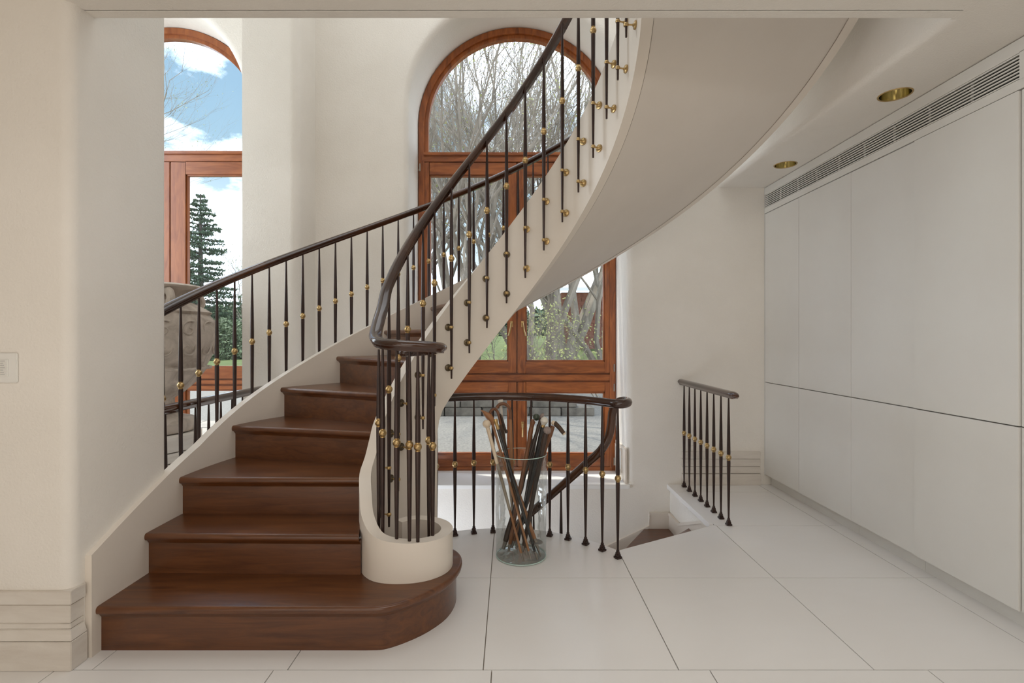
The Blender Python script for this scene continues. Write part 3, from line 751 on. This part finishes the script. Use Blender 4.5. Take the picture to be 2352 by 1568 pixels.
def sk(pts, axis, c0, c1, parent, dz=.34):
    n = len(pts); v = []
    for c in (c0, c1):
        for (s, z) in pts: v.append((s, c, z) if axis == 'y' else (c, s, z))
        for (s, z) in pts[::-1]: v.append((s, c, z-dz) if axis == 'y' else (c, s, z-dz))
    m_ = 2*n; f = []
    for i in range(n-1):
        f += [(i, i+1, m_-2-i, m_-1-i), (m_+i, m_+i+1, 2*m_-2-i, 2*m_-1-i)]
    f += [(i, (i+1) % m_, m_+(i+1) % m_, m_+i) for i in range(m_)]
    return v, f
top_b = [(1.36, -.234), (1.18, -.234), (1.178, -.345), (.79, -.53), (-1.6, -1.66)]
mk('skirting', *sk([(a, b-.018) for a, b in top_b], 'y', YB-.014, YB, ls), PAINT, ls)
mk('skirting_cap', *sk(top_b, 'y', YB-.022, YB, ls, .022), PAINT, ls)
top_r = [(YB, -.234), (4.08, -.234), (3.574, -.03), (3.42, -.03)]
mk('skirting', *sk([(a, b-.018) for a, b in top_r], 'x', 1.346, 1.36, ls), PAINT, ls)
mk('skirting_cap', *sk(top_r, 'x', 1.338, 1.36, ls, .022), PAINT, ls)

# ------------------------------------------------------------------ glass vase and canes
VX, VY = .0625, 2.925
vs = thing('glass_vase', (VX, VY, 0), 'tall clear glass cylinder vase holding walking sticks on the pale floor', 'vase')
pr = []
for i in range(25):
    z = .012+.573*i/24; pr.append((.142+.006*(z/.585)+.0012*math.sin(z*31)+.0008*math.sin(z*77), z))
mk('vase_wall', *lathe(pr, (VX, VY, 0), 56, False), VGLASS, vs, smooth=True)
mk('vase_base', *lathe([(.001, .001), (.130, .001), (.140, .006), (.143, .014), (.138, .017), (.001, .017)], (VX, VY, 0), 56, False), VGLASS, vs, smooth=True)
def ring(r_, z, t, name, m): 
    mk(name, *tube([(VX+r_*math.cos(2*PI*k/64), VY+r_*math.sin(2*PI*k/64), z) for k in range(65)], t, 6, False), m, vs, smooth=True)
ring(.1465, .586, .0022, 'rim', VGREEN); ring(.141, .0075, .0032, 'foot_ring', VGREEN)
def cm(name, a, b, r_=.4): return mat(name, a, r_, var=b, vscale=9, vmap=(1, 1, .4), dist=1, bump=.15, bscale=25)
C_TAN = cm('tan_cane', (.28, .12, .045), (.40, .19, .08)); C_BR = cm('brown_cane', (.12, .045, .018), (.22, .09, .035))
C_DK = cm('dark_cane', (.028, .017, .012), (.06, .035, .024)); C_BK = cm('black_cane', (.010, .009, .009), (.022, .02, .019), .25)
C_BARK = cm('bark_cane', (.035, .022, .015), (.12, .07, .04), .8); C_WHITE = cm('ivory', (.70, .56, .40), (.80, .68, .52), .35)
C_CREAM = cm('cream_stone', (.62, .58, .50), (.74, .70, .62), .3); C_GREEN = cm('green_stone', (.035, .05, .035), (.07, .09, .06), .25)
C_GREY = cm('grey_wood', (.20, .15, .13), (.36, .29, .26), .8); C_PALE = cm('pale_shaft', (.36, .30, .23), (.46, .40, .32), .4); C_MET = mat('ferrule', (.28, .25, .22), .4, metal=.8)
def at(px, py, Y): return Vector(((px-1172)/F*Y, Y, H-(py-775)/F*Y))
def cane(label, top, bot, rt, rb, m, ferr=C_MET, knots=0, ferrule=True, wob=0.):
    """top/bot world points; returns thing and the shaft direction at the top"""
    t = thing('walking_stick', bot, label, 'walking stick', 'walking sticks in the glass vase')
    d = top-bot; n = 14 if (knots or wob) else 6; pts = []; rs = []
    for i in range(n+1):
        u = i/n; p = bot+d*(.06+.94*u if ferrule else u)
        if wob and 0 < i < n: p += Vector((R.uniform(-wob, wob), R.uniform(-wob, wob), 0))
        k = 1+(.22 if knots and i % knots == 1 else 0)
        pts.append(p); rs.append((rb+(rt-rb)*u)*k*1.18)
    mk('shaft', *tube(pts, rs, 9), m, t, smooth=True)
    if ferrule: mk('ferrule', *tube([bot, bot+d*.062], [rb*.8, rb*1.08], 9), ferr, t, smooth=True)
    return t, d.normalized()
ZB = .02
def bt(px, Y): return Vector(((px-1172)/F*Y, Y, ZB))
# 1 ivory knob
T = at(1121, 985, 2.90); t, d = cane('pale cane with round ivory knob, leaning furthest left', T, bt(1202, 2.81), .0075, .0055, C_TAN)
m_ = MB(); m_.add(tube([T-d*.20, T+d*.01], [.0095, .0115], 10)); mk('ivory_sleeve', m_.v, m_.f, C_WHITE, t, smooth=True)
m_ = MB(); m_.add(tube([T-d*.46, T-d*.195], [.0085, .0095], 10)); mk('pale_sleeve', m_.v, m_.f, C_PALE, t, smooth=True)
mk('knob', *sphere(T+d*.03, .0235, 16, 10), C_WHITE, t, smooth=True)
# 2 beaked bird head
T = at(1130, 968, 2.95); t, d = cane('reddish cane with long-beaked bird head handle at upper left', T, bt(1220, 2.83), .0065, .0055, C_TAN)
mk('bird_head', *tube([T-d*.02, T+Vector((-.002, 0, .01)), at(1122, 955, 2.95), at(1116, 950, 2.95), at(1110, 945, 2.95), at(1104, 941, 2.95)], [.010, .017, .021, .014, .007, .0015], 12), C_TAN, t, smooth=True)
# 3 brass capped black
T = at(1142, 978, 2.88); t, d = cane('black cane with gilded cylindrical cap', T, bt(1234, 2.83), .0085, .0065, C_BK)
mk('cap', *tube([T-d*.02, T+d*.02, T+d*.030, T+d*.040], [.010, .0105, .0135, .012], 14), BRASS, t, smooth=True)
# 4 dark crook
def crook(t, P, rs, m, name='crook_handle'): mk(name, *tube(catmull(P, 6), rs, 10), m, t, smooth=True)
T = at(1150, 975, 2.97); t, d = cane('dark cane with brown crook handle and hanging thong, left of tall crook', T, bt(1211, 2.88), .009, .007, C_BARK, knots=4)
crook(t, [T-d*.02, at(1146, 955, 2.97), at(1141, 943, 2.97), at(1134, 939, 2.96), at(1127, 945, 2.95), at(1125, 955, 2.95)], .0085, C_BR)
mk('thong', *tube([at(1149, 950, 2.965), at(1154, 965, 2.965), at(1160, 985, 2.965), at(1164, 994, 2.965)], [.004, .007, .007, .009], 8), C_DK, t, smooth=True)
# 5 tall crook
T = at(1172, 962, 3.0); t, d = cane('tallest tan cane with big round crook handle', at(1172, 962, 3.0), at(1176, 1090, 2.99), .0085, .0095, C_TAN, ferrule=False)
P2 = at(1176, 1090, 2.99); E2 = bt(1242, 2.87); dd = (E2-P2)
mk('lower_shaft', *tube([P2+dd*u for u in (0, .2, .4, .41, .42, .7, .71, .72, .8)], [.0105, .0112, .0115, .0125, .0115, .0115, .0125, .0115, .011], 10), C_TAN, t, smooth=True)
mk('spike', *tube([P2+dd*.79, P2+dd*.86, E2], [.012, .010, .003], 10), C_MET, t, smooth=True)
dn = dd.normalized(); cc = P2+dd*.83; uu = dn.cross(Vector((0, 1, 0))).normalized(); 
mk('ground_disc', *tube([cc-Vector((0, 0, .0015)), cc+Vector((0, 0, .0015))], [.040, .040], 24), STEEL, t, smooth=True)
crook(t, [T-Vector((0, 0, .02)), at(1172, 945, 3.0), at(1166, 932, 2.995), at(1157, 927, 2.99), at(1147, 929, 2.985), at(1141, 937, 2.98)], .0098, C_BR)
# 6 pale spindle top
T = at(1152, 945, 3.03); t, d = cane('pale cane with turned white top behind the tall crook', T, bt(1185, 3.02), .006, .005, C_PALE)
mk('turned_top', *tube([T-d*.02, T+d*.03, T+d*.045, T+d*.05, T+d*.066, T+d*.07], [.007, .009, .010, .015, .018, .016], 14), C_CREAM, t, smooth=True)
# 7 gnarled brown, glossy root top
T = at(1222, 975, 2.90); t, d = cane('gnarled tan stick with small burled root top, leftmost of the right cluster', T, bt(1168, 2.94), .010, .0085, C_BR, knots=3, wob=.001)
mk('burl', *tube([T-d*.03, T, T+Vector((.004, 0, .012)), T+Vector((.0, 0, .024)), T+Vector((-.006, 0, .026))], [.011, .0135, .016, .013, .006], 10), C_BR, t, smooth=True)
# 8 green ball
T = at(1236, 975, 2.99); t, d = cane('dark cane with round green stone knob', T, bt(1188, 3.03), .007, .006, C_DK)
mk('knob', *sphere(at(1232, 958, 2.99), .0205, 16, 10), C_GREEN, t, smooth=True)
# 9 tall dark bent top
T = at(1243, 958, 2.95); t, d = cane('tall dark brown stick with blunt bent grip', T, bt(1156, 2.975), .0085, .013, C_DK, knots=5, wob=.001)
mk('grip', *tube([T-d*.02, T, T+Vector((.006, 0, .014)), T+Vector((.016, 0, .016))], [.009, .010, .0115, .009], 10), C_GREY, t, smooth=True)
# 10 cream knob black
T = at(1247, 980, 2.88); t, d = cane('black cane with cream stone lobed knob', T, bt(1186, 2.98), .0125, .0085, C_BK)
m_ = MB(); m_.add(tube([T-d*.004, T+d*.010, T+d*.016], [.013, .012, .010], 12)); mk('knob_collar', m_.v, m_.f, BRASS, t, smooth=True)
mk('knob', *tube([T+d*.012, T+d*.022, T+d*.036, T+d*.050, T+d*.058], [.010, .017, .0225, .018, .006], 14), C_CREAM, t, smooth=True)
# 11 grey ball
T = at(1253, 995, 2.84); t, d = cane('dark thick stick topped with a rough grey burl ball', T, bt(1200, 2.93), .0115, .009, C_DK, knots=4)
mk('burl', *sphere(at(1257, 988, 2.84), .0225, 9, 6), C_GREY, t, smooth=False)
# 12 bark L-handle
T = at(1270, 978, 2.93); t, d = cane('brown stick with bark-covered sloping L-shaped handle', T, bt(1175, 2.99), .0105, .0095, C_BR, knots=4)
mk('handle', *tube([at(1273, 970, 2.93), at(1285, 982, 2.925), at(1295, 995, 2.92)], [.0135, .0130, .0118], 10), C_BARK, t, smooth=True)
mk('handle_end', *tube([at(1294.5, 994, 2.92), at(1296.5, 997, 2.92)], [.0122, .0110], 10), C_WHITE, t, smooth=True)
mk('cut_top', *sphere(at(1271, 971, 2.93), .0135, 10, 6), C_WHITE, t, smooth=True)

# ------------------------------------------------------------------ urn on pedestal
UX, UY = -2.56, 3.62
def up(py): return H-(py-775)/F*UY
ur = thing('stone_urn', (UX, UY, .62), 'large weathered carved urn behind the left wall pier', 'urn')
def ur_prof(L): return [((px-343)/F*UY, up(py)) for px, py in L]
prof = ur_prof([(388, 948), (400, 944), (404, 936), (392, 926), (392, 915), (408, 903), (432, 880), (452, 852), (461, 846), (457, 840), (468, 815), (477, 780), (479, 755), (474, 735), (462, 722), (464, 716), (452, 708), (428, 696), (412, 690), (408, 678), (420, 668), (446, 664), (450, 658), (444, 654), (425, 656), (400, 690)])
n = 72; v = []; f = []
for i, (r_, z) in enumerate(prof):
    for j in range(n):
        a = 2*PI*j/n; k = 0.
        if 5 <= i <= 7: k = .010*abs(math.sin(a*14))
        if 15 <= i <= 18: k = .014*abs(math.sin(a*13))
        if 20 <= i <= 22: k = .006*math.sin(a*36)
        if 10 <= i <= 14: k = .010*math.sin(a*7+z*22)*math.sin(z*47+a*3)
        v.append((UX+(r_+k)*math.cos(a), UY+(r_+k)*math.sin(a), z))
for i in range(len(prof)-1):
    for j in range(n): f.append((i*n+j, i*n+(j+1) % n, (i+1)*n+(j+1) % n, (i+1)*n+j))
mk('urn_body', v, f, URNM, ur, smooth=True, flat_over=rad(60))
rp2 = [(r_, z) for r_, z in ur_prof([(461, 851), (465, 846), (461, 841)])]
mk('rope_band', *tube([(UX+(rp2[1][0])*math.cos(a*PI/48), UY+rp2[1][0]*math.sin(a*PI/48), rp2[1][1]+.003*(a % 2)) for a in range(97)], .009, 6, False), URNM, ur, smooth=True)
for s in (0, 90, 180, 270):             # scroll handles and carved relief swirls
    a = rad(s-35); c, sn = math.cos(a), math.sin(a); rr = (412-343)/F*UY
    mk('scroll_handle', *tube(catmull([(UX+(rr+.0)*c, UY+rr*sn, up(672)), (UX+(rr+.10)*c, UY+(rr+.10)*sn, up(672)), (UX+(rr+.135)*c, UY+(rr+.135)*sn, up(690)), (UX+(rr+.10)*c, UY+(rr+.10)*sn, up(705)), (UX+(rr+.06)*c, UY+(rr+.06)*sn, up(698))], 4), [.026]*16+[.03], 8), URNM, ur, smooth=True)
for i in range(9):
    a0 = rad(-110+i*22); 
    for zc, sg in ((up(757), 1), (up(800), -1)):
        Rr = (476-343)/F*UY if zc > up(780) else (471-343)/F*UY
        P = []
        for q in range(15):
            u = q/14; th = u*2.2*PI*sg+1; rad_ = .055*(1-u)+.008
            P.append((UX+(Rr+.004)*math.cos(a0+rad_*math.cos(th)/Rr), UY+(Rr+.004)*math.sin(a0+rad_*math.cos(th)/Rr), zc+rad_*math.sin(th)))
        mk('relief_scroll', *tube(P, .006, 5), URNM, ur, smooth=True)
pd = thing('urn_pedestal', (UX, UY, 0), 'stepped round stone pedestal under the large urn', 'pedestal')
mk('drum', *lathe([((434-343)/F*UY, up(989)), ((437-343)/F*UY, up(985)), ((437-343)/F*UY, up(968)), ((432-343)/F*UY, up(962)), ((410-343)/F*UY, up(957)), ((400-343)/F*UY, up(949))], (UX, UY, 0), 40), URNM, pd, smooth=True)
for i, (z0, z1, hw_) in enumerate(((up(1028), up(990), .33), (up(1050), up(1029), .345), (.0, up(1051), .36))):
    rr = hw_; mk('block', *lathe([(rr, z0), (rr, z1-.02), (rr-.012, z1-.004), (.01, z1-.003)], (UX, UY, 0), 8), STONEB, pd)

# ------------------------------------------------------------------ outdoors
GRAV = mat('gravel', (.13, .12, .105), .95, var=(.24, .225, .195), vscale=30, bump=.4, bscale=60, vlo=.3, vhi=.7)
LAWN = mat('lawn_grass', (.075, .10, .035), .95, var=(.12, .145, .06), vscale=2.2, bump=.4, bscale=30, spec=.1)
PAVE = mat('paving_stone', (.26, .235, .20), .9, var=(.34, .30, .25), vscale=3, bump=.2, bscale=20)
ROCK = mat('wall_rock', (.10, .088, .07), .95, var=(.20, .175, .14), vscale=5, bump=.6, bscale=9)
BARK = mat('tree_bark', (.16, .135, .105), .95, var=(.30, .255, .20), vscale=6, vmap=(1, 1, .3))
BARK2 = mat('conifer_bark', (.07, .055, .045), .95)
BUD = mat('spring_buds', (.22, .26, .07), .8, var=(.34, .33, .13), vscale=3)
NEED = mat('pine_needles', (.022, .045, .022), .8, var=(.055, .09, .04), vscale=4)
HEDG = mat('hedge_leaves', (.06, .085, .04), .8, var=(.14, .18, .09), vscale=4)
BRICK = mat('brick', (.16, .06, .04), .9, var=(.23, .10, .065), vscale=6)
ROOFM = mat('white_canopy', (.80, .80, .80), .6)
g0 = struct(mk('ground', *box(-40, 30, YW+.11, 13.5, -.5, -.10), GRAV), 'pale gravel forecourt outside the windows', 'ground')
# lawn: rises gently away from the house
NX, NY = 30, 16; v = []
for j in range(NY+1):
    for i in range(NX+1):
        y = 13.0+j*j*.42; x = (-1+2*i/NX)*(30+y*1.1)
        z = -.12+.26*min(1, (y-13)/4)+.0105*max(0, y-17) + .10*math.sin(x*.13+y*.07)*min(1, (y-13)/12)
        if x > -12: z += .9*min(1, max(0, (y-13)/16))*min(1, (x+12)/6)
        v.append((x, y, z))
f = [(j*(NX+1)+i, j*(NX+1)+i+1, (j+1)*(NX+1)+i+1, (j+1)*(NX+1)+i) for j in range(NY) for i in range(NX)]
lw = mk('lawn', v, f, LAWN, smooth=True); tag(lw, 'bright green lawn rising beyond the gravel', 'grass', kind='stuff')
# paving slabs by the left window
pv = thing('terrace_paving', (-4.5, 6.6, -.1), 'pale flagstone terrace outside the left window', 'paving')
for i in range(7):
    for j in range(5):
        x = -7.2+i*.8+.3*(j % 2); y = 5.0+j*.62
        mk('flagstone', *box(x, x+.78, y, y+.60, -.1, -.07+R.uniform(0, .006)), PAVE, pv)
# low stone retaining wall
rw = thing('low_stone_wall', (-1.2, 8.9, -.1), 'low weathered grey stone wall beyond the drive', 'wall')
for r_ in range(2):
    x = -4.2
    while x < 1.0:
        l = R.uniform(.5, .85); mk('stone', *box(x, x+l-.015, 8.75+R.uniform(0, .03), 9.1, -.1+.15*r_, .045+.15*r_), ROCK, rw, bevel=.012); x += l

def leafcloud(P, size, name, m, parent, n=None):
    v = []; f = []
    for p in P:
        a = Vector((R.gauss(0, 1), R.gauss(0, 1), R.gauss(0, 1))).normalized(); b = a.orthogonal().normalized(); s = size*R.uniform(.6, 1.4); i = len(v)
        v += [Vector(p)+a*s, Vector(p)+b*s*.5, Vector(p)-a*s*.6, Vector(p)-b*s*.5]; f.append((i, i+1, i+2, i+3))
    me = bpy.data.meshes.new(name); me.from_pydata(v, [], f); me.materials.append(m)
    o = bpy.data.objects.new(name, me); put(o, (0, 0, 0), None); o.parent = parent; o.location = -wl(parent); o['kind'] = 'stuff'; return o
def tree(x, y, z, H_, label, nst=5, depth=5, spread=.33, r0=.09, buds=500, name='bare_tree', cat='tree', grp=None, seed=1, up=.35):
    rr = random.Random(seed); t = thing(name, (x, y, z), label, cat, grp)
    mbt = MB(); tips = []
    def grow(p, d, L, r_, lev):
        q = p; n = 4; pts = [p]; rs = [r_]
        for i in range(n):
            d = (d+Vector((rr.gauss(0, .19), rr.gauss(0, .19), up*.25))).normalized(); q = q+d*L/n; pts.append(q); rs.append(r_*(1-.5*(i+1)/n))
            if lev > 0 and i >= 1:
                for _ in range(2 if lev > 1 else 2):
                    s = Vector((rr.gauss(0, 1), rr.gauss(0, 1), rr.gauss(0, .5))).normalized()
                    grow(q, (d+s*rr.uniform(.35, .8)).normalized(), L*rr.uniform(.45, .68), rs[-1]*.52, lev-1)
            if lev <= 1: tips.append(q)
        mbt.add(tube(pts, rs, 5 if lev > 2 else 3, False))
    for i in range(nst):
        a = 2*PI*i/nst+rr.random(); s = spread*rr.uniform(.4, 1)
        grow(Vector((x+.3*math.cos(a)*spread, y+.3*math.sin(a)*spread, z)), Vector((s*math.cos(a), s*math.sin(a), 1)).normalized(), H_*rr.uniform(.45, .62), r0*rr.uniform(.7, 1.1), depth)
    o = mbt.mk('branches', BARK, t, smooth=True, loc=(x, y, z))
    if buds: leafcloud([rr.choice(tips)+Vector((rr.gauss(0, .05), rr.gauss(0, .05), rr.gauss(0, .05))) for _ in range(buds)], .028, 'buds', BUD, t)
    return t
tree(-.9, 10.6, .0, 8.5, 'bare many-stemmed tree behind the left half of the arched window', 8, 4, .30, .095, 3500, seed=3, grp='bare trees outside')
tree(.7, 11.6, .0, 9.5, 'bare many-stemmed tree behind the right half of the arched window', 8, 4, .32, .10, 3500, seed=5, grp='bare trees outside')
tree(2.6, 13.2, .1, 8.5, 'bare tree seen past the right edge of the arched window', 6, 4, .40, .12, 1800, seed=8, grp='bare trees outside')
tree(-2.6, 13.5, .1, 9, 'bare tree seen at the left edge of the arched window', 6, 4, .35, .12, 1800, seed=11, grp='bare trees outside')
tree(1.9, 17.5, .5, 11, 'tall bare tree furthest behind the arched window', 7, 4, .40, .18, 2500, seed=21, grp='bare trees outside')
tree(2.0, 9.6, .0, 2.1, 'tangled low shrub with arching twigs by the lower right panes', 7, 4, 1.0, .028, 700, 'bare_shrub', 'shrub', seed=13, up=.05)
tree(-.2, 9.9, .0, 2.0, 'leafing low shrub behind the lower left panes', 7, 4, .9, .026, 1800, 'leafy_shrub', 'shrub', seed=17, up=.1)
tree(-15.2, 19, 1.0, 13.5, 'budding tree whose twigs reach into the left window sky', 4, 4, .36, .16, 2500, 'budding_tree', 'tree', seed=29)
# conifer
def conifer(x, y, z, Ht, W, label, seed):
    rr = random.Random(seed); t = thing('pine_tree', (x, y, z), label, 'tree', 'tall dark conifers')
    mk('trunk', *tube([(x, y, z), (x, y, z+Ht*.5), (x, y, z+Ht)], [.22, .14, .03], 8), BARK2, t, smooth=True)
    m_ = MB(); L = []
    for i in range(27):
        u = (i+.5)/27; hz = z+Ht*(.16+.84*u); wdt = W*(1-u)**.75*rr.uniform(.65, 1.1)+.15
        for k in range(6):
            a = rr.uniform(0, 2*PI); tip = Vector((x+wdt*math.cos(a), y+wdt*math.sin(a), hz+wdt*rr.uniform(-.08, .12)))
            base = Vector((x, y, hz)); m_.add(tube([base, (base+tip)/2+Vector((0, 0, .05)), tip], [.04, .025, .008], 4, False))
            for q in range(int(20+wdt*34)):
                s = rr.random()**.6; p = base.lerp(tip, s); sd = Vector((-math.sin(a), math.cos(a), 0))*rr.gauss(0, .22*wdt*(.3+s*.6)); L.append(p+sd+Vector((0, 0, rr.gauss(0.03, .035))))
    m_.mk('branches', BARK2, t, loc=(x, y, z)); leafcloud(L, .085, 'needles', NEED, t)
conifer(-17.6, 29, .7, 8.7, 2.2, 'tall dark green pine seen through the left window', 2)
conifer(-20.5, 31, .7, 7.5, 2.0, 'second dark pine partly behind the window stile', 4)
def bush(x, y, z, rx, ry, rz, label, n, m=None, name='hedge_bush', size=.085):
    t = thing(name, (x, y, z), label, 'bush'); L = []
    for _ in range(n):
        a = Vector((R.gauss(0, 1), R.gauss(0, 1), abs(R.gauss(0, 1)))).normalized()*R.uniform(.75, 1.03)*(1+.08*math.sin(7*R.random())); L.append((x+a.x*rx, y+a.y*ry, z+a.z*rz))
    leafcloud(L, size, 'leaves', m or HEDG, t)
    for i in range(3): mk('stem', *tube([(x+(i-1)*rx*.3, y, z-.1), (x+(i-1)*rx*.6, y, z+rz*.8)], [.08, .02], 5), BARK2, t)
bush(-13.4, 24, .15, 2.2, 1.3, 1.9, 'rounded grey green hedge bush at the lawn edge', 9000)
bush(-17.2, 25, .15, 2.0, 1.3, 1.5, 'lower hedge bush at the lawn edge behind the urn', 6000)
tree(-16.6, 33, .8, 6.0, 'small yellowing tree right of the pine', 5, 4, .5, .10, 9000, 'yellow_green_tree', 'tree', seed=31)
# treeline far away
for i in range(9):
    x = -34+i*7.6; bush(x, 62+R.uniform(-3, 3), 1.0, 4.6, 2, R.uniform(2.2, 3.8), ['distant tree clump far left of the pine', 'distant tree clump left of the pine', 'distant tree clump behind the pine', 'distant tree clump right of the pine', 'distant tree clump behind the hidden wall pier', 'distant tree clump left of the arched window view', 'distant tree clump in the middle of the arched window view', 'distant tree clump behind the brick house', 'distant tree clump right of the brick house'][i], 2600, NEED if i % 3 else HEDG, 'distant_tree_clump', .5)
# brick outbuilding beyond the lawn
bh = thing('brick_outbuilding', (4.2, 22.5, .4), 'red brick outbuilding with white eaves beyond the lawn', 'building')
m_ = MB(); m_.box(2.2, 6.5, 22, 25, .4, 3.2); m_.mk('wall', BRICK, bh)
for j in range(16):
    for i in range(12):
        x = 2.2+.35*i+(.17 if j % 2 else 0)
        if x < 6.15: mk('brick', *box(x, x+.33, 21.97, 22.0, .42+j*.16, .56+j*.16), BRICK, bh)
m_ = MB(); m_.add(([(1.6, 21.3, 3.2), (7, 21.3, 3.2), (7, 21.3, 3.35), (1.6, 21.3, 3.35), (1.6, 25.5, 4.6), (7, 25.5, 4.6), (7, 25.5, 4.4), (1.6, 25.5, 4.4)], [(0, 1, 2, 3), (3, 2, 5, 4), (4, 5, 6, 7), (7, 6, 1, 0), (0, 3, 4, 7), (1, 6, 5, 2)])); m_.mk('roof', ROOFM, bh)
